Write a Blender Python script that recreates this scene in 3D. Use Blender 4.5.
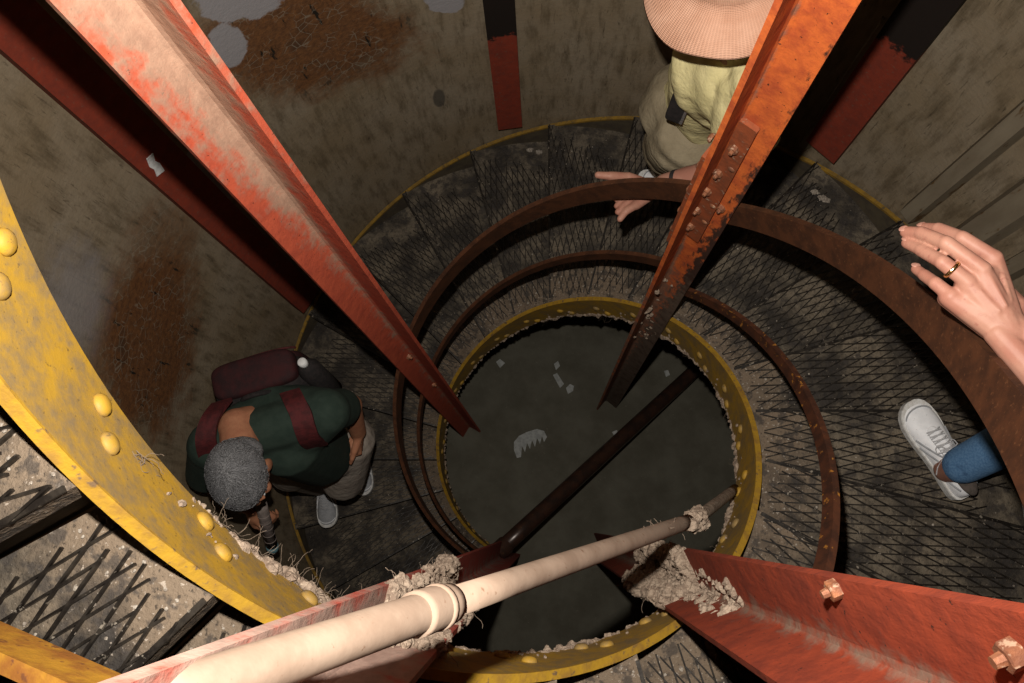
import bpy, bmesh, math, random
import numpy as np
from mathutils import Vector, Matrix, noise
random.seed(7); np.random.seed(7)
for o in list(bpy.data.objects): bpy.data.objects.remove(o)
scene = bpy.context.scene
C = scene.collection
PI = math.pi

# ------------------------------------------------------------------ camera
# metres; origin = tower axis on the floor of the well, Z up.
S = .52                                   # radius of the open well
FPX = 830.0                               # focal length in pixels (1024 wide)
NU, NV = 546.0, 524.7                     # pixel that looks straight down
ZC = 4.95                                 # camera height
FZ = .36                                  # the floor of the well
CAM = Vector((-.030*S, -.575*S, ZC))
_d = Vector(((NU-512)/FPX, -(NV-341.5)/FPX, -1)).normalized()
ROT = _d.rotation_difference(Vector((0, 0, -1))).to_matrix()
cd = bpy.data.cameras.new('camera'); cam = bpy.data.objects.new('camera', cd); C.objects.link(cam)
cd.sensor_width = 36; cd.lens = FPX/1024*36; cd.clip_start = .02
cam.matrix_world = Matrix.Translation(CAM) @ ROT.to_4x4()
scene.camera = cam

# ------------------------------------------------------------------ world, flash, exposure
w = bpy.data.worlds.new('world'); scene.world = w; w.use_nodes = True
w.node_tree.nodes['Background'].inputs[0].default_value = (0, 0, 0, 1)
w.node_tree.nodes['Background'].inputs[1].default_value = 0
fl = bpy.data.lights.new('camera_flash_offscreen', 'SPOT'); fl.energy = 165; fl.spot_size = math.radians(118); fl.spot_blend = 1.0; fl.color = (1, .93, .84); fl.shadow_soft_size = .012
flo = bpy.data.objects.new('camera_flash_offscreen', fl); C.objects.link(flo)
flo.location = CAM + ROT @ Vector((-.028, .122, -.03))
flo.rotation_euler = cam.matrix_world.to_euler()
scene.view_settings.view_transform = 'Standard'; scene.view_settings.look = 'None'
scene.view_settings.exposure = 0; scene.view_settings.gamma = 1
scene.view_settings.use_curve_mapping = False

# ------------------------------------------------------------------ pixel rays -> places
def ray(px):
    return ROT @ Vector(((px[0]-512)/FPX, -(px[1]-341.5)/FPX, -1))
def at(px, depth):                        # point seen at px, `depth` metres below the camera
    d = ray(px); return CAM + d*(depth/-d.z)
def cyl(px, R):                           # point seen at px on the upright cylinder of radius R
    d = ray(px); a = d.x*d.x+d.y*d.y; b = 2*(d.x*CAM.x+d.y*CAM.y); c = CAM.x**2+CAM.y**2-R*R
    return CAM + d*((-b+math.sqrt(b*b-4*a*c))/2/a)
def hel(deg, dz=0, s=0):                  # height of the inner stringer's top edge (stairs go down counter-clockwise)
    return ZC - S*(4.24 + dz + s*math.radians(deg) + 6.6*deg/360)
def pol(r, deg, z): return Vector((r*math.cos(math.radians(deg)), r*math.sin(math.radians(deg)), z))

# ------------------------------------------------------------------ mesh helpers
def obj(name, me, mat=None, parent=None, smooth=False):
    if isinstance(me, bmesh.types.BMesh):
        m = bpy.data.meshes.new(name); bmesh.ops.recalc_face_normals(me, faces=me.faces); me.to_mesh(m); me.free(); me = m
    if mat and not me.materials: me.materials.append(mat)
    if smooth:
        me.polygons.foreach_set('use_smooth', [True]*len(me.polygons))
    o = bpy.data.objects.new(name, me); C.objects.link(o)
    if parent: o.parent = parent
    return o
def tag(o, label, cat, group=None, kind=None):
    o['label'] = label; o['category'] = cat
    if group: o['group'] = group
    if kind: o['kind'] = kind
    return o
def thing(name, label, cat, loc=(0, 0, 0), group=None):
    o = bpy.data.objects.new(name, None); C.objects.link(o); o.empty_display_size = .05
    o.location = loc
    return tag(o, label, cat, group)
def under(o, parent):                     # parent but keep the world place
    o.parent = parent; o.matrix_parent_inverse = Matrix.Translation(-Vector(parent.location)) if parent.parent is None else Matrix()
    return o
def box(bm, c, sx, sy, sz, M=None):
    v = []
    for x in (-1, 1):
        for y in (-1, 1):
            for z in (-1, 1):
                p = Vector((x*sx/2, y*sy/2, z*sz/2))
                if M: p = M @ p
                v.append(bm.verts.new(Vector(c)+p))
    for f in ((0,1,3,2),(4,6,7,5),(0,4,5,1),(2,3,7,6),(0,2,6,4),(1,5,7,3)):
        bm.faces.new([v[i] for i in f])
def frame(t, up=Vector((0, 0, 1))):
    t = t.normalized(); s = t.cross(up)
    if s.length < 1e-4: s = t.cross(Vector((0, 1, 0)))
    s.normalize(); return s, s.cross(t).normalized()
def tube(bm, pts, rad, n=12, cap=True, up=Vector((0, 0, 1))):
    pts = [Vector(p) for p in pts]; rings = []
    for i, p in enumerate(pts):
        t = (pts[min(i+1, len(pts)-1)]-pts[max(i-1, 0)])
        s, u = frame(t, up); r = rad[i] if isinstance(rad, (list, tuple)) else rad
        rings.append([bm.verts.new(p+s*r*math.cos(2*PI*k/n)+u*r*math.sin(2*PI*k/n)) for k in range(n)])
    for a, b in zip(rings, rings[1:]):
        for k in range(n): bm.faces.new((a[k], a[(k+1) % n], b[(k+1) % n], b[k]))
    if cap: bm.faces.new(rings[0][::-1]); bm.faces.new(rings[-1])
    return rings
def helix_bar(bm, a0, a1, r0, r1, ztop, zbot, step=2.0, jit=None):
    n = max(2, int(abs(a1-a0)/step)); rings = []
    for i in range(n+1):
        a = a0+(a1-a0)*i/n; zt, zb = ztop(a), zbot(a)
        rings.append([bm.verts.new(pol(r, a, z)) for r, z in ((r0, zb), (r1, zb), (r1, zt), (r0, zt))])
    for p, q in zip(rings, rings[1:]):
        for k in range(4): bm.faces.new((p[k], p[(k+1) % 4], q[(k+1) % 4], q[k]))
    bm.faces.new(rings[0][::-1]); bm.faces.new(rings[-1])
def uvset(me, fn):
    uv = me.uv_layers.new(name='UVMap')
    for l in me.loops: uv.data[l.index].uv = fn(me.vertices[l.vertex_index].co)

# ------------------------------------------------------------------ node materials
class NT:
    def __init__(s, name):
        s.m = bpy.data.materials.new(name); s.m.use_nodes = True; s.t = s.m.node_tree; s.b = s.t.nodes['Principled BSDF']
        s.b.inputs['Specular IOR Level'].default_value = .25
    def n(s, typ, **kw):
        q = s.t.nodes.new(typ)
        for k, v in kw.items():
            if k.startswith('i_'): q.inputs[int(k[2:])].default_value = v
            else: setattr(q, k, v)
        return q
    def l(s, a, b): s.t.links.new(a, b)
    def pos(s): return s.n('ShaderNodeNewGeometry').outputs['Position']
    def uv(s): return s.n('ShaderNodeUVMap').outputs[0]
    def objc(s): return s.n('ShaderNodeTexCoord').outputs['Object']
    def scale(s, v, sc):
        q = s.n('ShaderNodeMapping'); s.l(v, q.inputs[0]); q.inputs['Scale'].default_value = sc; return q.outputs[0]
    def noise(s, v, sc, det=5, rough=.6, dist=0):
        q = s.n('ShaderNodeTexNoise'); s.l(v, q.inputs['Vector']); q.inputs['Scale'].default_value = sc
        q.inputs['Detail'].default_value = det; q.inputs['Roughness'].default_value = rough; q.inputs['Distortion'].default_value = dist
        return q.outputs[0]
    def ramp(s, v, a, b):                 # smooth 0..1 between a and b (a may exceed b)
        q = s.n('ShaderNodeMapRange', interpolation_type='SMOOTHSTEP'); s.l(v, q.inputs[0])
        q.inputs[1].default_value = min(a, b); q.inputs[2].default_value = max(a, b)
        if a > b: q.inputs[3].default_value = 1; q.inputs[4].default_value = 0
        return q.outputs[0]
    def math(s, op, a, b=None, c=None):
        q = s.n('ShaderNodeMath', operation=op)
        for i, v in enumerate((a, b, c)):
            if v is None: continue
            if isinstance(v, (int, float)): q.inputs[i].default_value = v
            else: s.l(v, q.inputs[i])
        return q.outputs[0]
    def mix(s, f, a, b):
        q = s.n('ShaderNodeMix', data_type='RGBA')
        for i, v in ((0, f), (6, a), (7, b)):
            if isinstance(v, (int, float)): q.inputs[i].default_value = v
            elif isinstance(v, tuple): q.inputs[i].default_value = v+(1,) if len(v) == 3 else v
            else: s.l(v, q.inputs[i])
        return q.outputs[2]
    def xyz(s, v):
        q = s.n('ShaderNodeSeparateXYZ'); s.l(v, q.inputs[0]); return q.outputs
    def out(s, col, rough=.8, metal=0, bump=None, bs=.3, bd=.01, spec=None):
        if isinstance(col, tuple): s.b.inputs['Base Color'].default_value = col+(1,)
        else: s.l(col, s.b.inputs['Base Color'])
        if isinstance(rough, (int, float)): s.b.inputs['Roughness'].default_value = rough
        else: s.l(rough, s.b.inputs['Roughness'])
        s.b.inputs['Metallic'].default_value = metal
        if spec is not None: s.b.inputs['Specular IOR Level'].default_value = spec
        if bump is not None:
            q = s.n('ShaderNodeBump'); s.l(bump, q.inputs['Height']); q.inputs['Strength'].default_value = bs; q.inputs['Distance'].default_value = bd
            s.l(q.outputs[0], s.b.inputs['Normal'])
        return s.m
def mottled(name, c0, c1, sc=30, lo=.35, hi=.65, rough=.85, metal=0, c2=None, sc2=120, lo2=.6, hi2=.7, bs=.3, bd=.006, spec=None, stretch=None, local=False):
    t = NT(name); p = t.objc() if local else t.pos()
    if stretch: p = t.scale(p, stretch)
    a = t.noise(p, sc); col = t.mix(t.ramp(a, lo, hi), c0, c1); b = t.noise(p, sc2, 3)
    if c2: col = t.mix(t.ramp(b, lo2, hi2), col, c2)
    return t.out(col, rough, metal, t.math('ADD', a, t.math('MULTIPLY', b, .4)), bs, bd, spec)

DUST = (.30, .235, .185)
M = {}
def yellow_mat():
    t = NT('yellow_paint'); p = t.pos(); x, y, z = t.xyz(p); n = t.noise(p, 12, 6, .65); m = t.noise(p, 45, 5, .65); k = t.noise(p, 130, 3)
    col = t.mix(t.ramp(n, .35, .7), (.37, .215, .022), (.27, .165, .035))
    col = t.mix(t.math('MULTIPLY', t.ramp(k, .62, .72), .7), col, (.09, .055, .02))
    f = t.math('ADD', .42, t.math('MULTIPLY', t.math('SUBTRACT', m, .5), 1.8))
    f = t.math('ADD', f, t.math('SUBTRACT', n, .5))
    col = t.mix(t.math('MULTIPLY', t.ramp(f, .1, .95), .85), col, (.165, .125, .078))
    return t.out(col, .6, 0, m, .25, .003)
M['yellow'] = yellow_mat()
M['yellow_edge'] = mottled('yellow_edge_paint', (.37, .215, .022), (.26, .145, .03), 40, .4, .7, .55, 0, (.14, .09, .05), 70, .58, .70)
M['dust'] = mottled('felted_dust', (.30, .235, .18), (.17, .125, .095), 70, .35, .65, 1, 0, (.36, .29, .22), 260, .55, .7, .8, .004, 0)
M['dustpink'] = mottled('pale_pipe_dust', (.25, .185, .14), (.19, .135, .10), 18, .35, .7, .95, 0, (.15, .09, .06), 90, .63, .72, .3, .002, .05)
M['rail'] = mottled('rusted_brown_rail', (.080, .030, .0135), (.046, .019, .010), 30, .35, .65, .6, .1, (.11, .045, .02), 150, .58, .7, .25, .002)
M['railchip'] = mottled('rusted_rail_with_paint_chips', (.10, .035, .017), (.05, .021, .013), 40, .35, .65, .6, .1, (.40, .17, .03), 75, .62, .66, .25, .002, None, (1, 1, .55))
M['strand'] = mottled('grating_steel_painted_glints', (.014, .011, .009), (.04, .033, .026), 50, .4, .7, .36, .4, (.30, .26, .21), 75, .63, .71, .2, .002, .5)  # sparse pale flecks are metal glints put into the colour
M['pipe_dark'] = mottled('dark_wet_pipe', (.055, .026, .017), (.03, .018, .014), 24, .35, .65, .3, .2, (.13, .07, .03), 120, .66, .72, .2, .002, .6)
M['black'] = mottled('black_fabric', (.016, .014, .014), (.025, .02, .02), 80, .4, .6, .9)
M['skin'] = mottled('skin', (.345, .175, .125), (.30, .130, .092), 22, .35, .65, .55, 0, (.27, .115, .085), 90, .58, .75, .25, .0012, .3)
M['skin_tan'] = mottled('tanned_skin', (.42, .19, .105), (.36, .15, .085), 34, .35, .65, .55, 0, None, 120, .6, .7, .1, .001)
M['nail'] = mottled('finger_nail', (.38, .20, .155), (.36, .185, .14), 90, .4, .6, .3)
M['white_leather'] = mottled('white_shoe_leather', (.84, .85, .88), (.78, .79, .82), 60, .4, .65, .5, 0, (.56, .55, .55), 130, .66, .72, .12, .001)
M['sole'] = mottled('white_rubber_sole', (.66, .66, .65), (.5, .48, .45), 80, .4, .7, .6)
M['shoe_grey'] = mottled('grey_shoe_trim', (.36, .37, .39), (.30, .31, .33), 80, .4, .6, .5)
M['shoe_dark'] = mottled('dark_shoe_lining', (.10, .08, .07), (.07, .06, .05), 80, .4, .6, .8)
M['lace'] = mottled('lace_cord', (.52, .52, .53), (.42, .42, .44), 400, .4, .6, .8)
M['denim'] = mottled('blue_denim', (.06, .14, .27), (.10, .20, .35), 220, .35, .65, .9, 0, (.045, .10, .2), 30, .55, .7, .3, .002)
M['green_shirt'] = mottled('dark_green_shirt', (.020, .034, .026), (.028, .044, .034), 26, .35, .65, .9, 0, None, 120, .6, .7, .2, .006)
M['yellow_shirt'] = mottled('pale_yellow_shirt', (.58, .51, .27), (.50, .44, .22), 14, .35, .7, .9, 0, None, 20, .6, .7, .6, .02)
M['khaki'] = mottled('khaki_trousers', (.235, .195, .13), (.19, .155, .10), 18, .35, .65, .9, 0, None, 22, .6, .7, .6, .018)
M['khaki_light'] = mottled('light_khaki_trousers', (.31, .27, .23), (.24, .20, .17), 16, .35, .65, .9, 0, None, 24, .6, .7, .6, .018)
M['maroon'] = mottled('maroon_nylon', (.085, .014, .015), (.05, .010, .011), 50, .35, .65, .75)
M['maroon_dark'] = mottled('dark_maroon_nylon', (.040, .009, .010), (.022, .008, .009), 24, .35, .65, .8)
M['web'] = mottled('cobweb', (.15, .115, .085), (.10, .075, .055), 90)
M['steel'] = mottled('brushed_silver', (.55, .55, .56), (.45, .45, .46), 150, .4, .6, .3, .8)
M['gold'] = mottled('gold', (.80, .55, .25), (.72, .48, .2), 90, .4, .6, .25, 1)
M['paper'] = mottled('pale_paper', (.40, .41, .40), (.30, .31, .30), 40, .4, .6, .8)
M['white_plastic'] = mottled('white_plastic', (.75, .76, .76), (.68, .69, .69), 60, .4, .6, .4)
M['grey_tube'] = mottled('grey_tube', (.27, .22, .20), (.20, .165, .15), 60, .4, .6, .6)
M['blue_band'] = mottled('pale_blue_band', (.18, .33, .38), (.16, .3, .34), 60, .4, .6, .5)
M['bolt'] = mottled('rusty_bolt', (.26, .105, .05), (.15, .06, .035), 70, .35, .65, .6, .2, (.34, .22, .15), 150, .56, .66)
M['chip'] = mottled('pale_debris', (.34, .30, .25), (.17, .14, .115), 200, .4, .6, .8)
M['ribwall'] = None

def hair_mat():
    t = NT('grey_hair'); p = t.scale(t.objc(), (1, 1, .25)); a = t.noise(p, 330, 4, .7); b = t.noise(p, 30, 3)
    col = t.mix(t.ramp(a, .35, .65), (.05, .05, .052), (.30, .30, .31)); col = t.mix(t.ramp(b, .45, .7), col, (.20, .20, .21))
    return t.out(col, .6, 0, a, .4, .003)
M['hair_grey'] = hair_mat()
M['hair_brown'] = mottled('brown_hair', (.05, .025, .012), (.03, .015, .008), 150, .4, .6, .6, 0, None, 300, .5, .6, .5, .003)

def straw_mat():
    t = NT('woven_straw'); uv = t.uv(); x, y, z = t.xyz(uv)
    a = t.math('SINE', t.math('MULTIPLY', y, 2*PI/.0030)); b = t.math('SINE', t.math('ADD', t.math('MULTIPLY', x, 2*PI/.0052), t.math('MULTIPLY', a, .6)))
    h = t.math('MULTIPLY', t.math('ADD', a, 1.2), t.math('ADD', b, 1.5)); n = t.noise(t.objc(), 22)
    col = t.mix(t.ramp(n, .3, .7), (.52, .28, .185), (.62, .36, .25));
    return t.out(col, .85, 0, h, .5, .0012)
M['straw'] = straw_mat()

# paint on the angle-steel columns. UV: x = signed distance from the heel of the angle, y = height
def column_mat(name, paint, paint2, dust, dcol, rustside=0, ztop=4.6, zbot=2.6, heel=.035, dmax=.8, dmin=.1):
    t = NT(name); uv = t.uv(); x, y, z = t.xyz(uv); p = t.pos()
    n1 = t.noise(p, 26, 6, .65); n2 = t.noise(t.scale(p, (1, 1, .35)), 70, 4); n3 = t.noise(p, 140, 3)
    col = t.mix(t.ramp(n1, .35, .7), paint, paint2)
    col = t.mix(t.ramp(n3, .66, .72), col, (.02, .011, .008))
    if rustside:                                     # flaked to black rust along one rim
        e = t.math('ADD', t.math('MULTIPLY', x, rustside/.08), t.math('MULTIPLY', t.math('SUBTRACT', n2, .5), 1.6))
        e = t.math('ADD', e, t.math('MULTIPLY', t.math('SUBTRACT', 3.75, y), .45))
        col = t.mix(t.ramp(e, .95, 1.25), col, (.045, .020, .013))
    ax_ = t.math('ABSOLUTE', x)
    dz = t.math('ADD', t.math('MULTIPLY', t.ramp(y, zbot, ztop), dmax-dmin), dmin)
    inh = t.math('MULTIPLY', t.ramp(ax_, heel*2.2, 0), .7)
    f = t.math('ADD', t.math('ADD', dz, inh), t.math('MULTIPLY', t.math('SUBTRACT', n1, .5), 1.2))
    f = t.math('ADD', f, t.math('MULTIPLY', t.math('SUBTRACT', n2, .5), .9))
    d2 = t.mix(t.ramp(n2, .3, .7), dcol, tuple(c*.72 for c in dcol))
    f = t.math('MULTIPLY', t.ramp(f, .45, 1.0), dust)
    col = t.mix(f, col, d2)
    return t.out(col, .8, 0, t.math('ADD', n1, n2), .45, .004)

# ================================================================== the tower shell
RW = 1.282
def wall_uv(px):
    p = cyl(px, RW); a = math.degrees(math.atan2(p.y, p.x))
    if a < -100: a += 360
    return np.array([math.radians(a)*RW, p.z])
def wall_mat():
    t = NT('stained_tower_wall'); uv = t.uv(); x, y, z = t.xyz(uv)
    n1 = t.noise(uv, 3.0, 6, .6); n2 = t.noise(t.scale(uv, (1, .22, 1)), 26, 5, .65); n3 = t.noise(uv, 60, 4, .7)
    n4 = t.noise(uv, 9, 5, .65); n5 = t.noise(t.scale(uv, (1, .14, 1)), 95, 5, .7, .9)
    col = t.mix(t.ramp(n1, .3, .7), (.25, .19, .118), (.30, .245, .175))
    col = t.mix(t.math('MULTIPLY', t.ramp(n2, .42, .72), .75), col, (.11, .080, .046))
    col = t.mix(t.math('MULTIPLY', t.ramp(n5, .57, .72), .7), col, (.05, .036, .022))
    col = t.mix(t.math('MULTIPLY', t.ramp(n3, .6, .75), .45), col, (.10, .08, .06))
    def spot(c, ex, ey, noise_amt=.9, nz=None):      # stain: image-shaped blot, carried as a 2x2 map on the wall
        u0 = wall_uv(c); A = np.stack([wall_uv((c[0]+ex*.5, c[1]))-u0, wall_uv((c[0], c[1]+ey*.5))-u0], 1)*2
        I = np.linalg.inv(A)
        du = t.math('SUBTRACT', x, float(u0[0])); dv = t.math('SUBTRACT', y, float(u0[1]))
        a = t.math('ADD', t.math('MULTIPLY', du, float(I[0, 0])), t.math('MULTIPLY', dv, float(I[0, 1])))
        b = t.math('ADD', t.math('MULTIPLY', du, float(I[1, 0])), t.math('MULTIPLY', dv, float(I[1, 1])))
        d = t.math('SQRT', t.math('ADD', t.math('MULTIPLY', a, a), t.math('MULTIPLY', b, b)))
        return t.math('ADD', d, t.math('MULTIPLY', t.math('SUBTRACT', nz or n4, .5), noise_amt))
    # rust blooms
    d1 = spot((310, 42), 125, 62, 1.0); d2 = spot((150, 345), 56, 112, .9); d3 = spot((165, 250), 40, 60, .9)
    for d, amt in ((d1, .95), (d2, .97), (d3, .5)):
        r = t.math('MULTIPLY', t.ramp(d, 1.1, .55), amt)
        rc = t.mix(t.ramp(n3, .3, .7), (.19, .080, .028), (.10, .042, .018))
        rc = t.mix(t.ramp(n4, .5, .7), rc, (.075, .036, .018))
        rc = t.mix(t.ramp(n2, .60, .66), rc, (.012, .010, .008))
        v = t.n('ShaderNodeTexVoronoi', feature='DISTANCE_TO_EDGE'); t.l(t.scale(uv, (1, 1, 1)), v.inputs['Vector']); v.inputs['Scale'].default_value = 34
        crack = t.math('MULTIPLY', t.ramp(v.outputs[0], .05, .01), t.ramp(n4, .45, .58))
        rc = t.mix(t.math('MULTIPLY', crack, .55), rc, (.30, .26, .20))
        col = t.mix(r, col, rc)
    # bare grey-lilac paint
    for c, ex, ey, na in (((238, 2), 46, 20, 1.3), ((228, 46), 20, 22, 1.3), ((443, 0), 20, 14, 1.3), ((75, 300), 45, 75, 1.2), ((215, 170), 30, 40, 1.4)):
        d = spot(c, ex, ey, na)
        soft = .14 if ex < 40 or c[1] < 60 else .7
        pale = t.ramp(d, 1.0, 1.0-soft)
        if soft > .3: pale = t.math('MULTIPLY', pale, .6)
        col = t.mix(pale, col, (.32, .305, .315))
    # dirt above the stair edge and one old tar blot
    db = spot((439, 98), 7, 10, .5); col = t.mix(t.math('MULTIPLY', t.ramp(db, 1.0, .7), .7), col, (.035, .035, .034))
    return t.out(col, .75, 0, t.math('ADD', n3, t.math('MULTIPLY', n4, 1.0)), .3, .006, .2)
M['wall'] = wall_mat()
def wall():
    N, K = 120, 24; z0, z1 = FZ, 6.2; V = []; F = []; UV = []
    for i in range(N+1):
        a = -100+360*i/N
        for k in range(K+1): V.append(pol(RW, a, z0+(z1-z0)*k/K)); UV.append((math.radians(a)*RW, z0+(z1-z0)*k/K))
    for i in range(N):
        for k in range(K): q = i*(K+1)+k; F.append((q, q+1, q+K+2, q+K+1))
    me = bpy.data.meshes.new('wall_tower'); me.from_pydata(V, [], F)
    uv = me.uv_layers.new(name='UVMap')
    for l in me.loops: uv.data[l.index].uv = UV[l.vertex_index]
    o = obj('wall_tower', me, M['wall'], None, True); o['kind'] = 'structure'; o['label'] = 'round stained tower wall with rust blooms'
    return o
WALL = wall()

# ribs standing on the wall at the right
M['rib'] = mottled('stained_cream_batten', (.27, .225, .16), (.20, .16, .11), 16, .3, .7, .75, 0, (.13, .075, .03), 40, .60, .68, .3, .003, None, (1, 1, .25))
def az_wall(px):                          # angle (deg) on the wall of an upright line through this pixel
    p = cyl(px, RW); return math.degrees(math.atan2(p.y, p.x))
def rib(a0, a1, depth, z0, z1, nm='wall_batten'):
    bm = bmesh.new(); n = 6; prof = []
    for k in range(n+1):
        f = k/n; a = a0+(a1-a0)*f; prof.append((a, RW-depth*min(1, 2.2*math.sin(PI*f))))
    lo = [bm.verts.new(pol(r, a, z0)) for a, r in prof]; hi = [bm.verts.new(pol(r, a, z1)) for a, r in prof]
    for k in range(n): bm.faces.new((lo[k], lo[k+1], hi[k+1], hi[k]))
    bm.faces.new(hi[::-1]); bm.faces.new(lo)
    return under(obj(nm, bm, M['rib'], None, False), WALL)
for a0, a1 in (((1024, 136), (1024, 99)), ((1024, 226), (1024, 178)), ((1024, 275), (1024, 250)), ((1024, 330), (1024, 300))):
    b0, b1 = az_wall(a0), az_wall(a1); rib(b0, b1, .035, hel((b0+b1)/2, -.1), 6.0)
p = cyl((889, 27), RW); a = math.degrees(math.atan2(p.y, p.x))
rib(a-.6, a+1.3, .022, hel(a, -.1), p.z+.02, 'wall_conduit')

# floor of the well
def floor_mat():
    t = NT('well_floor'); p = t.pos(); n = t.noise(p, 5, 6, .65); m = t.noise(p, 60, 4, .7)
    col = t.mix(t.ramp(n, .3, .7), (.085, .078, .058), (.125, .118, .092)); col = t.mix(t.math('MULTIPLY', t.ramp(m, .64, .74), .5), col, (.23, .21, .17))
    return t.out(col, .9, 0, m, .4, .004)
bm = bmesh.new(); bmesh.ops.create_circle(bm, cap_ends=True, segments=96, radius=RW)
fo = obj('floor', bm, floor_mat()); fo.location.z = FZ; fo['kind'] = 'structure'; fo['label'] = 'dark bare floor at the bottom of the well'

# red steel channels up the wall
def beam_mat(name, zs, flip=1):
    t = NT(name); p = t.pos(); x, y, z = t.xyz(p); n = t.noise(p, 30, 6, .7); n2 = t.noise(p, 90, 3); n0 = t.noise(p, 6, 3)
    col = t.mix(t.ramp(n, .35, .7), (.25, .042, .022), (.185, .036, .022))
    col = t.mix(t.math('MULTIPLY', t.ramp(n2, .58, .72), .5), col, (.17, .10, .07))
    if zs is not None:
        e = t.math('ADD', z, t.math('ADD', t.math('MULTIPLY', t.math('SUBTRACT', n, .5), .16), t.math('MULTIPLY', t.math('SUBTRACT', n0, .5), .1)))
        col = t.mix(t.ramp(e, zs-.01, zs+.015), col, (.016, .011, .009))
    return t.out(col, .7, 0, n, .3, .003)
def beam(label, e0, e1, zs):
    a0, a1 = sorted((az_wall(e0), az_wall(e1))); am = (a0+a1)/2; rf = RW-.05
    # flat face of a channel, turned to face the axis
    w_ = 2*RW*math.sin(math.radians(a1-a0)/2)*.97; z0 = hel(am, -.25); z1 = 6.0
    th = thing('wall_channel', label, 'steel channel', pol(RW-.03, am, z0), 'red channels up the tower wall')
    mat = beam_mat('channel_red_%d' % int(am), zs)
    R = Matrix.Rotation(math.radians(am), 3, 'Z'); h = z1-z0
    bm = bmesh.new(); box(bm, pol(rf, am, z0+h/2), .008, w_, h, R); bmesh.ops.bevel(bm, geom=bm.edges[:], offset=.002, segments=1)
    under(obj('web', bm, mat), th)
    for s in (-1, 1):
        bm = bmesh.new(); box(bm, pol(rf+.027, am, z0+h/2)+R @ Vector((0, s*(w_/2-.004), 0)), .052, .008, h, R)
        under(obj('flange', bm, mat), th)
    return th, am, rf
def zwall(px): return cyl(px, RW-.05).z
LB = beam('red wall channel with a small torn white tag stuck on it', (0, 55), (28, 0), None)
beam('red wall channel with a blackened top between the rust bloom and the sun hat', (482, 0), (514, 0), zwall((500, 36)))
beam('red wall channel with a blackened top beside a thin conduit', (905, 0), (968, 0), zwall((893, 52)))
p = cyl((155, 165), RW-.056); am = math.degrees(math.atan2(p.y, p.x))
bm = bmesh.new(); R = Matrix.Rotation(math.radians(LB[1]), 3, 'Z') @ Matrix.Rotation(.2, 3, 'X')
V = [(-.001, -.016, -.045), (-.001, .012, -.04), (-.001, .008, -.012), (-.001, .016, .01), (-.001, .012, .042), (-.001, -.012, .04), (-.001, -.006, .012), (-.001, -.014, -.008)]
fv = [bm.verts.new(R @ Vector(v)) for v in V]; bk = [bm.verts.new(R @ (Vector(v)+Vector((.002, 0, 0)))) for v in V]
bm.faces.new(fv); bm.faces.new(bk[::-1])
for k in range(8): bm.faces.new((fv[k], bk[k], bk[(k+1) % 8], fv[(k+1) % 8]))
rr = (LB[2]-.006)/math.cos(math.radians(am-LB[1]))
o = obj('paper_tag', bm, M['white_plastic']); o.location = pol(rr, am, p.z); tag(o, 'small torn white tag stuck on a red wall channel', 'tag')

# ================================================================== the spiral stair
STAIR = thing('spiral_staircase', 'spiral stair with expanded-metal treads around an open well', 'staircase', pol(.9, 240, FZ))
A0, A1 = -222, 246
RI, RO = S-.004, S+.006
bm = bmesh.new(); helix_bar(bm, A0, A1, RI, RO, lambda a: hel(a)-.004, lambda a: hel(a)-.215)
ISTR = under(obj('inner_stringer', bm, M['yellow']), STAIR); ISTR['label'] = 'yellow inner stringer band with rivets'
bm = bmesh.new(); helix_bar(bm, A0, A1, RI-.0015, RO+.003, hel, lambda a: hel(a)-.006)
o = under(obj('stringer_edge', bm, M['yellow_edge']), ISTR)
bm = bmesh.new(); helix_bar(bm, A0, A1, 1.264, 1.274, lambda a: hel(a, .05), lambda a: hel(a, .45))
OSTR = under(obj('outer_stringer', bm, mottled('dirty_outer_stringer', (.10, .08, .05), (.07, .055, .04), 20)), STAIR)
bm = bmesh.new(); helix_bar(bm, A0, A1, 1.2625, 1.2755, lambda a: hel(a, .03), lambda a: hel(a, .05))
under(obj('stringer_edge', bm, mottled('dull_yellow_edge', (.30, .175, .025), (.18, .11, .03), 26, .35, .65, .6, 0, (.12, .085, .04), 60, .58, .68)), OSTR)
# rivets on the inner face, a pair under each tread
def dome(r, h, n=12, m=4):
    bm = bmesh.new(); rings = []
    for j in range(m):
        f = j/m; rr = r*math.cos(f*PI/2)**.7; z = h*math.sin(f*PI/2)
        rings.append([bm.verts.new((rr*math.cos(2*PI*k/n), rr*math.sin(2*PI*k/n), z)) for k in range(n)])
    top = bm.verts.new((0, 0, h))
    for a, b in zip(rings, rings[1:]):
        for k in range(n): bm.faces.new((a[k], a[(k+1) % n], b[(k+1) % n], b[k]))
    for k in range(n): bm.faces.new((rings[-1][k], rings[-1][(k+1) % n], top))
    bm.faces.new(rings[0][::-1])
    m_ = bpy.data.meshes.new('rivet'); bmesh.ops.recalc_face_normals(bm, faces=bm.faces); bm.to_mesh(m_); bm.free()
    m_.polygons.foreach_set('use_smooth', [True]*len(m_.polygons)); return m_
RIV = dome(.014, .010); RIV.materials.append(M['yellow'])
for k in range(-14, 16):
    for da, dz in ((5.2, .170), (10.2, .114)):
        a = 15*k+da
        if abs(((a+360) % 360)-((-56) % 360)) < 5: continue
        o = bpy.data.objects.new('rivet', RIV); C.objects.link(o); o.parent = ISTR
        q = pol(RI+.001, a, hel(a)-dz)
        o.matrix_basis = Matrix.Translation(q) @ Matrix.Rotation(math.radians(a), 4, 'Z') @ Matrix.Rotation(-PI/2, 4, 'Y')

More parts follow.
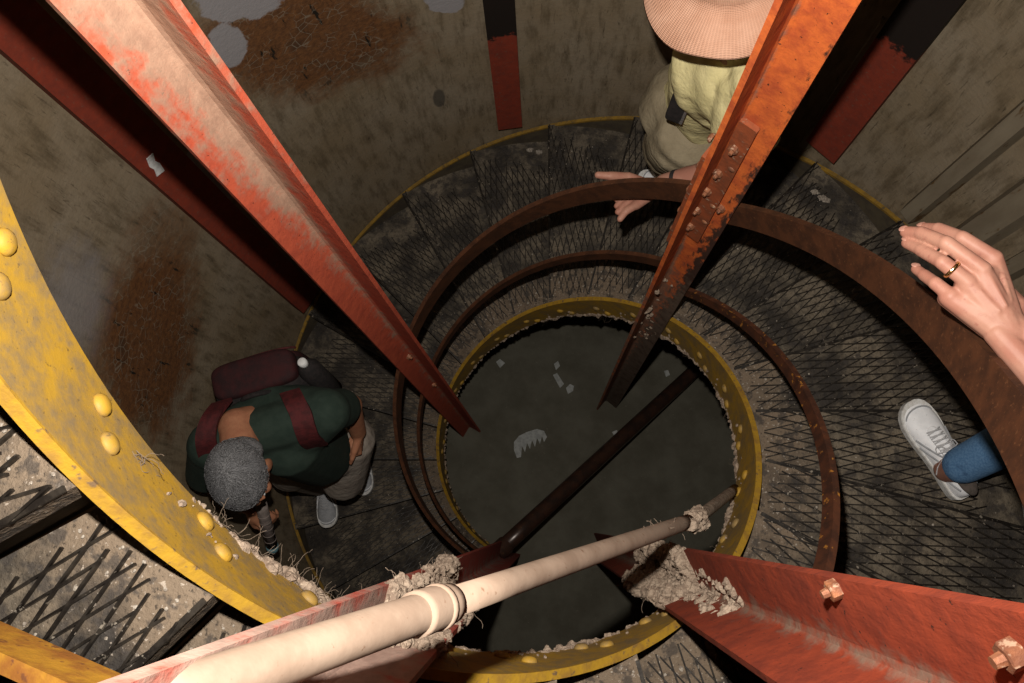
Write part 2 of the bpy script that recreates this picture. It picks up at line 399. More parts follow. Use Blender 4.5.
# one tread (local: axis at origin, top of the plate at z = 0, nosing along angle 0, tread runs clockwise)
TA = 15.0
def tread_mat():
    t = NT('dirt_caked_tread'); p = t.pos(); x, y, z = t.xyz(p); n = t.noise(p, 7, 6, .65); m = t.noise(p, 55, 5, .7); k = t.noise(p, 150, 3, .6)
    r2 = t.math('SQRT', t.math('ADD', t.math('MULTIPLY', x, x), t.math('MULTIPLY', y, y)))
    edge = t.ramp(r2, .80, .56)                       # dust and grit lie thickest by the well
    col = t.mix(t.ramp(n, .38, .62), (.026, .022, .019), (.165, .135, .098))
    col = t.mix(t.math('MULTIPLY', t.ramp(m, .45, .65), .7), col, (.055, .044, .032))
    f = t.math('ADD', t.math('MULTIPLY', edge, .5), t.math('MULTIPLY', t.math('SUBTRACT', n, .5), 1.4))
    col = t.mix(t.ramp(f, .1, .55), col, (.155, .115, .080))
    col = t.mix(t.math('MULTIPLY', t.ramp(t.math('ADD', k, t.math('MULTIPLY', edge, .07)), .68, .74), .8), col, (.34, .29, .24))
    col = t.mix(t.math('MULTIPLY', t.ramp(k, .40, .32), .7), col, (.015, .012, .010))
    bl = t.noise(p, 34, 4, .6); col = t.mix(t.math('MULTIPLY', t.ramp(bl, .52, .62), .75), col, (.040, .034, .030))
    return t.out(col, .85, 0, t.math('ADD', m, t.math('MULTIPLY', k, .8)), .7, .006, .3)
M['tread'] = tread_mat()
M['added_riser'] = mottled('dirty_added_riser', (.10, .08, .055), (.075, .06, .042), 30)
def P2(r, a, z): return Vector((r*math.cos(math.radians(a)), r*math.sin(math.radians(a)), z))
def tread_mesh():
    bm = bmesh.new(); n = 6; R0, R1 = RO-.002, 1.268; th = .016
    rows = []
    for k in range(n+1):
        a = -(TA+1.2)*k/n
        rows.append([bm.verts.new(P2(r, a, z)) for r, z in ((R0, 0), (R1, 0), (R1, -th), (R0, -th))])
    for p, q in zip(rows, rows[1:]):
        for i in range(4): bm.faces.new((p[i], p[(i+1) % 4], q[(i+1) % 4], q[i]))
    bm.faces.new(rows[0]); bm.faces.new(rows[-1][::-1])
    # turned-down nosing
    v = [bm.verts.new(P2(r, a, z)) for a, r, z in ((0, R0, -th), (0, R1, -th), (0, R1, -.04), (0, R0, -.04), (-.5, R0, -th), (-.5, R1, -th), (-.5, R1, -.04), (-.5, R0, -.04))]
    for f in ((0, 1, 2, 3), (7, 6, 5, 4), (3, 2, 6, 7), (0, 3, 7, 4), (1, 5, 6, 2)): bm.faces.new([v[i] for i in f])
    me = bpy.data.meshes.new('tread'); bmesh.ops.recalc_face_normals(bm, faces=bm.faces); bm.to_mesh(me); bm.free(); me.materials.append(M['tread']); return me
def grating_mesh(seed):
    rnd = random.Random(seed); V = []; F = []
    LW, SW, wd, ht = .098, .0230, .0018, .006
    def ok(x, y):                          # y back from the nosing
        return y >= -.001 and x > .548+.22*y and x < 1.245-.55*y and y < x*math.tan(math.radians(TA))-.012
    def strand(p, q):
        d = (q-p).normalized(); s = Vector((-d.y, d.x, 0))*wd; i = len(V)
        for e in (p, q):
            V.extend((e-s+Vector((0, 0, -.003)), e+s+Vector((0, 0, -.003)), e+s*.8+Vector((0, 0, ht)), e-s*.8+Vector((0, 0, ht))))
        F.extend(((i, i+4, i+7, i+3), (i+3, i+7, i+6, i+2), (i+2, i+6, i+5, i+1), (i, i+3, i+2, i+1), (i+4, i+5, i+6, i+7)))
    nd = {}
    for i in range(0, 40):
        for j in range(0, 40):
            if (i+j) % 2 == 0:
                nd[i, j] = Vector((.50+i*LW/2+rnd.uniform(-.002, .002), -j*SW/2, rnd.uniform(-.0012, .0012)))
    for (i, j), p in nd.items():
        if not ok(p.x, -p.y): continue
        for dj in (-1, 1):
            q = nd.get((i+1, j+dj))
            if q is None: continue
            if ok(q.x, -q.y):
                if rnd.random() > .015: strand(p, q)
            elif rnd.random() < .6: strand(p, p.lerp(q, rnd.uniform(.3, .8)))
        for dj in (-1, 1):
            q = nd.get((i-1, j+dj))
            if q is not None and not ok(q.x, -q.y) and q.x > .53 and -q.y >= -.001 and rnd.random() < .8: strand(p.lerp(q, rnd.uniform(.3, .9)), p)
    # flat bar along the nosing
    i = len(V); V.extend(Vector(v) for v in ((.54, -.006, 0), (1.262, -.006, 0), (1.262, .001, 0), (.54, .001, 0), (.54, -.006, .004), (1.262, -.006, .004), (1.262, .001, .004), (.54, .001, .004)))
    F.extend(((i+4, i+5, i+6, i+7), (i, i+1, i+5, i+4), (i+1, i+2, i+6, i+5), (i+2, i+3, i+7, i+6), (i+3, i, i+4, i+7)))
    me = bpy.data.meshes.new('grating'); me.from_pydata(V, [], F); me.materials.append(M['strand']); return me
TM = tread_mesh(); GM = [grating_mesh(s) for s in range(4)]
bm = bmesh.new(); box(bm, ((RO+1.265)/2, -.022, -.0875), 1.265-RO-.006, .004, .14); 
RM = bpy.data.meshes.new('added_riser'); bm.to_mesh(RM); bm.free(); RM.materials.append(M['added_riser'])  # unseen plate, added to keep light from leaking between the treads
TREADZ = {}
for k in range(-15, 16):
    z = hel(15*k+15)-.004
    if z < FZ+.05: continue
    TREADZ[k] = z
    o = bpy.data.objects.new('tread', TM); C.objects.link(o); o.parent = STAIR; o.matrix_parent_inverse = Matrix.Translation(-STAIR.location)
    o.location = (0, 0, z); o.rotation_euler = (0, 0, math.radians(15*k+15))
    for nm, me in (('grating', GM[k % 4]), ('added_riser', RM)):
        c = bpy.data.objects.new(nm, me); C.objects.link(c); c.parent = o
def tread_z(deg):                          # top of the tread under an unwrapped angle
    return TREADZ[math.floor(deg/15)]

# ------------------------------------------------------------------ angle-steel columns
def column(label, mat, radius, ang, d1, d2, L=.08, t=.010, z0=FZ, z1=6.15, edge=None):
    """heel of the angle at (radius, ang); legs run off in plan directions d1 and d2 (degrees)"""
    th = thing('steel_column', label, 'steel column', pol(radius, ang, z0), 'angle-steel columns round the well')
    hv = pol(radius, ang, 0); u1 = pol(1, d1, 0); u2 = pol(1, d2, 0)
    bm = bmesh.new(); uvl = bm.loops.layers.uv.new('UVMap')
    # section: outline of an L with a fillet in the corner, UV x negative on leg 1, positive on leg 2
    sec = [(u1*L, -L), (u1*L+u2*t, -L), (u1*(L*.55)+u2*t, -L*.55), (u1*(t+.010)+u2*t, -t-.01), (u1*(t+.003)+u2*(t+.003), 0), (u1*t+u2*(t+.010), t+.01), (u1*t+u2*(L*.55), L*.55), (u1*t+u2*L, L), (u2*L, L), (Vector((0, 0, 0)), 0)]
    nz = 40; rows = []
    for i in range(nz+1):
        z = z0+(z1-z0)*i/nz; rows.append([bm.verts.new(hv+p+Vector((0, 0, z))) for p, _ in sec])
    n = len(sec)
    for i in range(nz):
        for k in range(n):
            f = bm.faces.new((rows[i][k], rows[i][(k+1) % n], rows[i+1][(k+1) % n], rows[i+1][k]))
            za, zb = z0+(z1-z0)*i/nz, z0+(z1-z0)*(i+1)/nz; xa, xb = sec[k][1], sec[(k+1) % n][1]
            for lp, u in zip(f.loops, ((xa, za), (xb, za), (xb, zb), (xa, zb))): lp[uvl].uv = u
    bm.faces.new(rows[0]); bm.faces.new(rows[-1][::-1])
    under(obj('angle_bar', bm, mat), th)
    return th, hv, u1, u2
mA = column_mat('column_paint_pinkish', (.46, .085, .040), (.36, .062, .032), .85, (.42, .29, .205), 0, 4.6, 2.9, .035, .80, .0)
mB = column_mat('column_paint_orange', (.56, .125, .026), (.34, .062, .020), .75, (.20, .145, .105), -1, 2.5, 3.25, .015, .85, .0)
mC = column_mat('column_paint_dusty', (.40, .07, .045), (.34, .06, .04), .9, (.40, .29, .235), 0, 4.3, 3.2, .05, .75, .1)
mD = column_mat('column_paint_red', (.26, .042, .016), (.17, .028, .013), .85, (.26, .19, .14), 0, 2.6, 4.1, .03, .3, .05)
CA = column('dusty pink-orange column beside the big rust bloom', mA, .505, 151, -120, -30, .078)
CB = column('bright orange column with bolted splice beside the sun hat', mB, .505, 51, -39, -129, .082)
CC = column('dust-coated column with the pale pipe passing in front', mC, .505, -117.5, 79, -11, .080)
CD = column('red column with a caked dust clump and the brown rail ending behind it', mD, .505, -56, 113, 203, .085)

# ------------------------------------------------------------------ noisy lumps and fibres of dust
def lump(bm, c, r, seed, sq=(1, 1, 1), amp=.45, freq=1.6, sub=2):
    g = bmesh.ops.create_icosphere(bm, subdivisions=sub, radius=1)['verts']; off = Vector((seed*3.17, seed*1.31, -seed*2.3))
    for v in g:
        d = v.co.normalized(); k = 1+amp*noise.noise(d*freq+off)+amp*.6*noise.noise(d*freq*2.7+off)
        v.co = Vector((d.x*sq[0], d.y*sq[1], d.z*sq[2]))*r*k+Vector(c)
def fibre(bm, p, ln, r=.0009, n=7, rnd=random):
    q = Vector(p); d = Vector((rnd.uniform(-1, 1), rnd.uniform(-1, 1), rnd.uniform(-.8, .4))).normalized(); pts = [q.copy()]
    for i in range(n):
        d = (d+Vector((rnd.uniform(-1, 1), rnd.uniform(-1, 1), rnd.uniform(-1, .8)))*.55).normalized(); q = q+d*ln/n; pts.append(q.copy())
    tube(bm, pts, r, 4)
def felt(bm, voxel=.003, smooth=3, disp=.004):
    me = bpy.data.meshes.new('felt'); bm.to_mesh(me); bm.free(); o = bpy.data.objects.new('felt', me); C.objects.link(o)
    m = o.modifiers.new('r', 'REMESH'); m.mode = 'VOXEL'; m.voxel_size = voxel
    m = o.modifiers.new('s', 'SMOOTH'); m.iterations = smooth
    dg = bpy.context.evaluated_depsgraph_get(); dg.update(); e = bpy.data.meshes.new_from_object(o.evaluated_get(dg)); bpy.data.objects.remove(o)
    co = np.empty(len(e.vertices)*3); e.vertices.foreach_get('co', co); no = np.empty(len(e.vertices)*3); e.vertices.foreach_get('normal', no)
    co = co.reshape(-1, 3); no = no.reshape(-1, 3)
    k = np.array([noise.noise(Vector(c)*95)+.7*noise.noise(Vector(c)*210) for c in co])
    e.vertices.foreach_set('co', (co+no*(k*disp)[:, None]).ravel()); b2 = bmesh.new(); b2.from_mesh(e); bpy.data.meshes.remove(e); return b2
def stuffpart(name, bm, mat, parent, label):
    o = under(obj(name, bm, mat), parent); o['kind'] = 'stuff'; o['label'] = label; return o
rnd = random.Random(11)
bm = bmesh.new(); a = -172.0
while a < 100:
    zb = hel(a)-.215; far = a > 30
    clean = a < -149
    if not clean:
        big = .5+.9*max(0, noise.noise(Vector((a*.11, 3.3, 0)))+.35)+(.55 if -141 < a < -112 else 0)
        lump(bm, pol(RI+.002, a, zb+rnd.uniform(-.010, .016)*big), rnd.uniform(.005, .012)*big, rnd.random()*50, (1, 1, .9), .7, 2.0, 1)
        if rnd.random() < .18: lump(bm, pol(RI-.001, a, zb+rnd.uniform(.015, .085)), rnd.uniform(.004, .009), rnd.random()*50, (.6, .6, 1), .6, 2.0, 1)
    a += rnd.uniform(.35, .8)
bm = felt(bm, .0032, 2, .004)
while a < 235:
    lump(bm, pol(RI, a, hel(a)-.215+rnd.uniform(-.008, .008)), rnd.uniform(.004, .010), rnd.random()*50, (1, 1, 1), .6, 1.8, 1); a += rnd.uniform(.7, 2.2)
wbm = bmesh.new()
for i in range(150):
    a = rnd.choice((rnd.uniform(-146, -120), rnd.uniform(-146, -120), rnd.uniform(-60, 30), rnd.uniform(60, 120)))
    fibre(wbm, pol(RI-.003, a, hel(a)-.215+rnd.uniform(-.01, .02)), rnd.uniform(.01, .04), .0003, 7, rnd)
for a in (-134, -133, -131, -130, -126, -125, -153.5, -153, -152.5):           # cobweb tangles
    for i in range(5): fibre(wbm, pol(RI-.004, a+rnd.uniform(-1, 1), hel(a)-(.205 if a > -150 else .15)), rnd.uniform(.02, .06), .00035, 12, rnd)
stuffpart('dust_fringe', bm, M['dust'], STAIR, 'ragged grey dust along the stringer')
stuffpart('cobweb', wbm, M['web'], STAIR, 'torn cobweb strands')

def crust(col, zs, n, size, legs=(0, 1), seed=0, L=.08, inset=.012, lab='caked grey dust'):
    th, hv, u1, u2 = col; r = random.Random(seed); bm = bmesh.new()
    for i in range(n):
        k = r.choice(legs); s = r.uniform(.0, L); z = r.uniform(*zs); u, v = (u1, u2) if k == 0 else (u2, u1)
        p = hv+u*s+v*(inset+r.uniform(-.004, .006))+Vector((0, 0, z))
        lump(bm, p, r.uniform(.6, 1.25)*size, r.random()*90, (1, 1, r.uniform(.4, 1.3)), .55, 1.9, 2)
    bm = felt(bm, .003, 2, .005)
    for i in range(n//3):
        k = r.choice(legs); s = r.uniform(0, L+.01); u, v = (u1, u2) if k == 0 else (u2, u1)
        fibre(bm, hv+u*s+v*inset+Vector((0, 0, r.uniform(*zs))), r.uniform(.015, .04), .0004, 6, r)
    return stuffpart('dust_crust', bm, M['dust'], th, lab)
ZZ = lambda d: ZC-d
crust(CC, (ZZ(1.75), ZZ(1.05)), 420, .011, (0, 0, 0, 1), 3)
crust(CC, (ZZ(1.75), ZZ(1.5)), 90, .017, (0, 0, 1), 4)
crust(CD, (ZZ(2.12), ZZ(1.60)), 320, .014, (0, 1), 5, .085)
crust(CD, (ZZ(2.12), ZZ(1.90)), 110, .024, (0, 1), 6, .095, .025)
crust(CD, (ZZ(1.75), ZZ(1.25)), 160, .007, (1, 1, 0), 8, .05, .008)
crust(CB, (ZZ(2.9), ZZ(2.2)), 40, .006, (0, 1), 9, .05)

# ------------------------------------------------------------------ splice, bolts on the columns
def hit(px, p0, n):
    d = ray(px); return CAM+d*((p0-CAM).dot(n)/d.dot(n))
def hexbolt(r, h):
    bm = bmesh.new(); tube(bm, [(0, 0, 0), (0, 0, h*.55), (0, 0, h*.6)], [r, r, r*.85], 6); tube(bm, [(0, 0, h*.55), (0, 0, h)], [r*.5, r*.42], 8)
    m_ = bpy.data.meshes.new('bolt'); bmesh.ops.recalc_face_normals(bm, faces=bm.faces); bm.to_mesh(m_); bm.free(); m_.materials.append(M['bolt']); return m_
BOLT = hexbolt(.0095, .016); RDOM = dome(.010, .009); RDOM.materials.append(M['bolt'])
def put(me, name, p, n, parent):
    o = bpy.data.objects.new(name, me); C.objects.link(o)
    o.matrix_world = Matrix.Translation(p) @ n.to_track_quat('Z', 'Y').to_matrix().to_4x4()
    mb = o.matrix_world.copy(); o.parent = parent
    o.matrix_parent_inverse = Matrix.Translation(-Vector(parent.location)) if parent.parent is None else Matrix()
    o.matrix_basis = mb; return o
th, hv, u1, u2 = CB
f0 = hv+u2*.010
za = hit((749, 120), f0, u2).z; zb = hit((690, 232), f0, u2).z
Rb = Matrix((u1, u2, Vector((0, 0, 1)))).transposed()
bm = bmesh.new(); box(bm, hv+u1*.030+u2*.0155+Vector((0, 0, (za+zb)/2)), .036, .011, za-zb, Rb); bmesh.ops.bevel(bm, geom=bm.edges[:], offset=.003, segments=1)
M['splice'] = mottled('rust_red_splice', (.24, .06, .022), (.15, .045, .02), 30, .35, .65, .7, 0, (.30, .20, .14), 60, .6, .7); sp = under(obj('splice_plate', bm, M['splice']), th)
bm = bmesh.new(); box(bm, hv-u1*.005+u2*.05+Vector((0, 0, (za+zb)/2-.02)), .010, .05, (za-zb)*.8, Rb); bmesh.ops.bevel(bm, geom=bm.edges[:], offset=.003, segments=1)
under(obj('splice_plate', bm, M['splice']), th)
for px in ((735, 148), (719, 172), (708, 190), (698, 209), (691, 225)):
    p = hit(px, hv+u2*.021, u2); put(BOLT, 'bolt', p, u2, th)
for px in ((726, 166), (708, 203), (700, 219)):
    p = hit(px, hv+u2*.021, u2)+u1*.012; put(RDOM, 'rivet', p-u2*.006, u2, th)
put(BOLT, 'bolt', hit((722, 207), hv+u2*.010, u2), u2, th)
for i in range(5):
    p = hv-u1*.010+u2*.052; p.z = za-(za-zb)*(i+.4)/5; put(RDOM, 'rivet', p, -u1, th)
th, hv, u1, u2 = CA
for px in ((408, 356), (433, 384)): put(BOLT, 'bolt', hit(px, hv+u2*.010, u2), u2, th)
th, hv, u1, u2 = CD
put(BOLT, 'bolt', hit((838, 588), hv+u2*.010, u2), u2, th); put(BOLT, 'bolt', hit((1018, 652), hv+u2*.010, u2), u2, th)

# ------------------------------------------------------------------ rails
def rail(label, a0, a1, dz, s, h, mat, r0=.512, r1=.524):
    bm = bmesh.new(); helix_bar(bm, a0, a1, r0, r1, lambda a: hel(a, dz, s), lambda a: hel(a, dz, s)-h)
    e = [x for x in bm.edges if abs(x.calc_face_angle(0)) > .7]; bmesh.ops.bevel(bm, geom=e, offset=.002, segments=1)
    o = obj('handrail', bm, mat); tag(o, label, 'handrail', 'flat-bar rails of the spiral stair')
    return o
RR0, RR1 = .512, .524
rail('wide brown top rail under the hand wearing a gold ring', -60, 49, -2.1, .3, .1, M['rail'])
rail('dark top rail curving past the sun hat wearer towards the grey-haired man', 49.3, 238, -1.9, -.1, .1, M['rail'])
rail('lower rail with orange paint chips above the white trainer', -60, 49, -.9, .3, .055, M['railchip'])
rail('dark lower rail curving over the treads towards the grey-haired man', 49.3, 238, -.9, -.1, .055, M['rail'])
# the yellow bar of the flight above, passing the dusty column
p0 = at((-90, 606), .70); p1 = at((170, 722), .66)
bm = bmesh.new(); d = (p1-p0).normalized(); s_, u_ = frame(d); Rm = Matrix((d, s_, u_)).transposed()
box(bm, (p0+p1)/2, (p1-p0).length, .014, .06, Rm); bmesh.ops.bevel(bm, geom=bm.edges[:], offset=.003, segments=2)
tag(obj('guard_bar', bm, mottled('rusty_yellow_bar', (.36, .18, .02), (.22, .085, .018), 30, .35, .65, .6, 0, (.13, .05, .02), 70, .6, .68)), 'rusty yellow bar over the near treads at the dusty column', 'bar')

# ------------------------------------------------------------------ pipes
P0 = at((120, 716), .435); P1 = at((693, 520), 1.6)
PT = thing('dusty_pipe', 'pale dust-coated pipe crossing the well with a coupling', 'pipe', P1)
def along(x):                               # point of the straight run seen at image column x
    lo, hi = 0., 1.
    for i in range(50):
        m_ = (lo+hi)/2; q = ROT.transposed() @ (P0.lerp(P1, m_)-CAM); u = 512+FPX*q.x/-q.z
        if u < x: lo = m_
        else: hi = m_
    return P0.lerp(P1, lo)
k0, k1 = along(415), along(450)
bm = bmesh.new(); tube(bm, [P0.lerp(k0, i/8) for i in range(9)]+[k0.lerp(k1, .3)], .0160, 24)
under(obj('pipe_run', bm, M['dustpink'], None, True), PT)
bm = bmesh.new(); tube(bm, [k1.lerp(P1, i/8) for i in range(9)], [.0134]*9, 24)
under(obj('pipe_run', bm, M['dustpink'], None, True), PT)
bm = bmesh.new(); dd = (k1-k0); tube(bm, [k0, k0, k0+dd*.12, k0+dd*.8, k0+dd*.98, k1], [.0164, .0184, .0188, .0180, .0170, .0136], 24)
kc = k0+dd*.62; tube(bm, [kc-dd*.07, kc-dd*.07, kc, kc+dd*.07, kc+dd*.07], [.017, .0192, .0198, .0192, .017], 24)
under(obj('coupling', bm, M['dustpink'], None, True), PT)
q1 = cyl((735, 489), .512); q1.z = max(q1.z, hel(-24)-.23)
mid = P1+(P1-P0).normalized()*.05
bm = bmesh.new(); pts = []
for i in range(11):
    f = i/10; pts.append(P1*(1-f)**2+mid*2*f*(1-f)+q1*f*f)
tube(bm, pts, .0125, 16); under(obj('elbow', bm, M['dust'], None, True), PT)
bm = bmesh.new(); r = random.Random(5)
for i in range(26): lump(bm, P1.lerp(P0, r.uniform(-.035, .05))+Vector((r.uniform(-.01, .01), r.uniform(-.01, .01), r.uniform(-.006, .012))), r.uniform(.008, .016), r.random()*60, (1, 1, .9), .5, 1.8, 2)
bm = felt(bm, .003, 2, .004)
for i in range(30): fibre(bm, P1.lerp(P0, r.uniform(-.05, .3))+Vector((0, 0, .012)), r.uniform(.015, .04), .0004, 6, r)
stuffpart('dust_clump', bm, M['dust'], PT, 'felted dust on the pipe end')
bm = bmesh.new(); hp = along(690); tube(bm, [hp, hp-Vector((0, 0, .16))], .006, 8); under(obj('hanger_rod', bm, M['dust']), PT)

D0 = at((499, 551), 3.75); D1 = at((716, 351), 4.50)
bm = bmesh.new(); tube(bm, [D0.lerp(D1, i/10) for i in range(11)], .036, 24)
BR = thing('brace_pipe', 'dark brown pipe slanting across the bottom of the well', 'pipe', D1)
under(obj('pipe_run', bm, M['pipe_dark'], None, True), BR)
bm = bmesh.new(); tube(bm, [D0-(D1-D0).normalized()*.02, D0+(D1-D0).normalized()*.045], .042, 24)
under(obj('end_cap', bm, M['pipe_dark'], None, False), BR)
# ------------------------------------------------------------------ scraps on the floor
def slab(name, pts, z, th, mat, label, cat, group=None):
    bm = bmesh.new(); c = sum((p for p in pts), Vector())/len(pts); c.z = z
    a = [bm.verts.new((p.x-c.x, p.y-c.y, th)) for p in pts]; b = [bm.verts.new((p.x-c.x, p.y-c.y, 0)) for p in pts]
    bm.faces.new(a); bm.faces.new(b[::-1])
    for i in range(len(pts)): bm.faces.new((a[i], b[i], b[(i+1) % len(pts)], a[(i+1) % len(pts)]))
    o = obj(name, bm, mat); o.location = c; return tag(o, label, cat, group)
DZ = ZC-FZ-.001
comb = [(514, 450), (514, 442), (519, 436), (527, 432), (537, 429), (544, 431), (547, 437), (544, 442), (542, 436), (540, 444), (537, 438), (535, 447), (532, 440), (530, 449), (527, 443), (525, 452), (522, 446), (521, 457), (517, 458)]
slab('toothed_scrap', [at(p, DZ) for p in comb], FZ, .004, M['paper'], 'pale toothed scrap lying on the well floor', 'scrap')
for i, (pts, lb) in enumerate((([(553, 375), (557, 373), (564, 384), (560, 388)], 'largest pale rectangular paper scrap on the well floor'),
        ([(566, 388), (570, 384), (574, 386), (573, 391), (568, 394)], 'torn paper scrap beside the rectangular one on the floor'),
        ([(554, 364), (558, 361), (560, 366), (556, 370)], 'tiniest paper scrap next to the rectangular one on the well floor'),
        ([(664, 371), (668, 370), (670, 375), (666, 377)], 'small pale chip on the floor near the dark slanting pipe'),
        ([(496, 362), (500, 359), (505, 363), (500, 368)], 'crumpled shiny scrap on the floor by the dusty pink column'),
        ([(612, 432), (617, 430), (618, 434), (614, 436)], 'pale fleck on the floor at the foot of the orange column'))):
    slab('paper_scrap', [at(p, DZ) for p in pts], FZ, .003, M['paper'], lb, 'scrap', 'paper scraps on the well floor')
# pale grit and paint flakes on the treads
bm = bmesh.new(); r = random.Random(21)
for i in range(800):
    a = r.uniform(-160, 130); rad = RO+.006+abs(r.gauss(0, .10)) if r.random() < .75 else r.uniform(.55, 1.22)
    if rad > 1.22: continue
    z = tread_z(a)+.002; sz = r.uniform(.0010, .0032)*(1.8 if r.random() < .08 else 1)
    lump(bm, pol(rad, a, z), sz, r.random()*70, (1, 1, .5), .4, 1.5, 1)
for px, a in (((539, 152), 92), ((530, 150), 94), ((815, 192), 40), ((822, 198), 38), ((826, 200), 36)):
    lump(bm, at(px, ZC-tread_z(a)-.006), .011, a, (1.2, .9, .35), .6, 1.8, 2)
o = obj('grit', bm, M['chip']); tag(o, 'pale grit and paint flakes scattered over the treads', 'debris', None, 'stuff')

# ================================================================== people
def bake_remesh(bm, voxel, smooth=4):
    me = bpy.data.meshes.new('b'); bm.to_mesh(me); bm.free(); o = bpy.data.objects.new('b', me); C.objects.link(o)
    m = o.modifiers.new('r', 'REMESH'); m.mode = 'VOXEL'; m.voxel_size = voxel
    m = o.modifiers.new('s', 'SMOOTH'); m.iterations = smooth; m.factor = .5
    dg = bpy.context.evaluated_depsgraph_get(); dg.update(); e = bpy.data.meshes.new_from_object(o.evaluated_get(dg)); bpy.data.objects.remove(o)
    b2 = bmesh.new(); b2.from_mesh(e); bpy.data.meshes.remove(e); return b2
def cap(bm, p0, p1, r0, r1, n=14):
    p0, p1 = Vector(p0), Vector(p1); d = p1-p0
    if d.length < 1e-5: return ell(bm, p0, (r0, r0, r0))
    t = d.normalized(); pts = []; rad = []
    for k in range(4): a = PI/2*(1-k/4); pts.append(p0-t*r0*math.sin(a)); rad.append(max(r0*math.cos(a), 1e-4))
    for k in range(5): a = PI/2*k/4; pts.append(p1+t*r1*math.sin(a)); rad.append(max(r1*math.cos(a), 1e-4))
    rings = []; s, u = frame(t)
    for p, r in zip(pts, rad): rings.append([bm.verts.new(p+s*r*math.cos(2*PI*k/n)+u*r*math.sin(2*PI*k/n)) for k in range(n)])
    for a, b in zip(rings, rings[1:]):
        for k in range(n): bm.faces.new((a[k], b[k], b[(k+1) % n], a[(k+1) % n]))
    bm.faces.new(rings[0]); bm.faces.new(rings[-1][::-1])
def chain(bm, pts, rad):
    for a, b, r, q in zip(pts, pts[1:], rad, rad[1:]): cap(bm, a, b, r, q)
def ell(bm, c, r, R=None):
    g = bmesh.ops.create_icosphere(bm, subdivisions=3, radius=1)['verts']
    for v in g:
        p = Vector((v.co.x*r[0], v.co.y*r[1], v.co.z*r[2])); v.co = (R @ p if R else p)+Vector(c)
def basis(f, u):                           # columns: right, forward, up
    f = Vector(f).normalized(); r = f.cross(Vector(u)).normalized(); return Matrix((r, f, r.cross(f).normalized())).transposed()
def head_caps(bm, c, B):
    c = Vector(c); q = lambda x, y, z: c+B @ Vector((x, y, z))
    ell(bm, q(0, -.012, .025), (.074, .094, .088), B); ell(bm, q(0, .022, -.045), (.056, .064, .070), B); ell(bm, q(0, .045, -.092), (.030, .030, .022), B)
    cap(bm, q(0, .088, .010), q(0, .108, -.030), .008, .013); ell(bm, q(0, .075, .022), (.055, .016, .012), B)
    for s in (-1, 1):
        ell(bm, q(s*.076, -.008, -.012), (.009, .020, .032), B); ell(bm, q(s*.010, .100, -.033), (.009, .011, .008), B); ell(bm, q(s*.036, .066, -.03), (.022, .020, .022), B)
    ell(bm, q(0, .086, -.062), (.024, .010, .006), B); ell(bm, q(0, .083, -.073), (.020, .010, .006), B)
def hand_caps(bm, wrist, d, nrm, side, curl=.5, scale=1.0):
    """d: towards the fingers, nrm: out of the back of the hand, side: +1/-1 thumb side along d x nrm"""
    d = Vector(d).normalized(); lat = d.cross(Vector(nrm)).normalized()*side; nrm = lat.cross(d)*side; nrm.normalize()
    if nrm.dot(Vector(nrm)) < 0: nrm = -nrm
    w_ = Vector(wrist); k = scale; tips = []
    for i, (ln, off) in enumerate(((.070, .030), (.078, .010), (.072, -.010), (.056, -.029))):
        m_ = w_+d*(.088-.004*abs(i-1))*k+lat*off*k; cap(bm, w_+lat*off*.6*k, m_, .015*k, .0115*k)
        dir_ = d.copy(); p = m_
        for sl, ra, rb in ((.45, .0098, .0088), (.31, .0088, .008), (.24, .008, .0068)):
            dir_ = (Matrix.Rotation(-curl*side, 3, lat) @ dir_).normalized() if True else dir_
            e = p+dir_*ln*sl*k*1.0; cap(bm, p, e, ra*k, rb*k); p = e
        tips.append(p)
    a = w_+d*.02*k+lat*.022*k; b = w_+d*.052*k+lat*.046*k-nrm*.012*k; c_ = b+(d*.8+lat*.35-nrm*.25).normalized()*.034*k; e = c_+(d*.95-nrm*.3).normalized()*.028*k
    chain(bm, [a, b, c_, e], [.017*k, .0135*k, .0105*k, .008*k])
    return tips
def person_eyes(th, c, B):
    bmx = bmesh.new()
    for s in (-1, 1): ell(bmx, Vector(c)+B @ Vector((s*.032, .074, -.004)), (.012, .011, .010), B)
    under(obj('eye', bmx, M['white_plastic'], None, True), th)

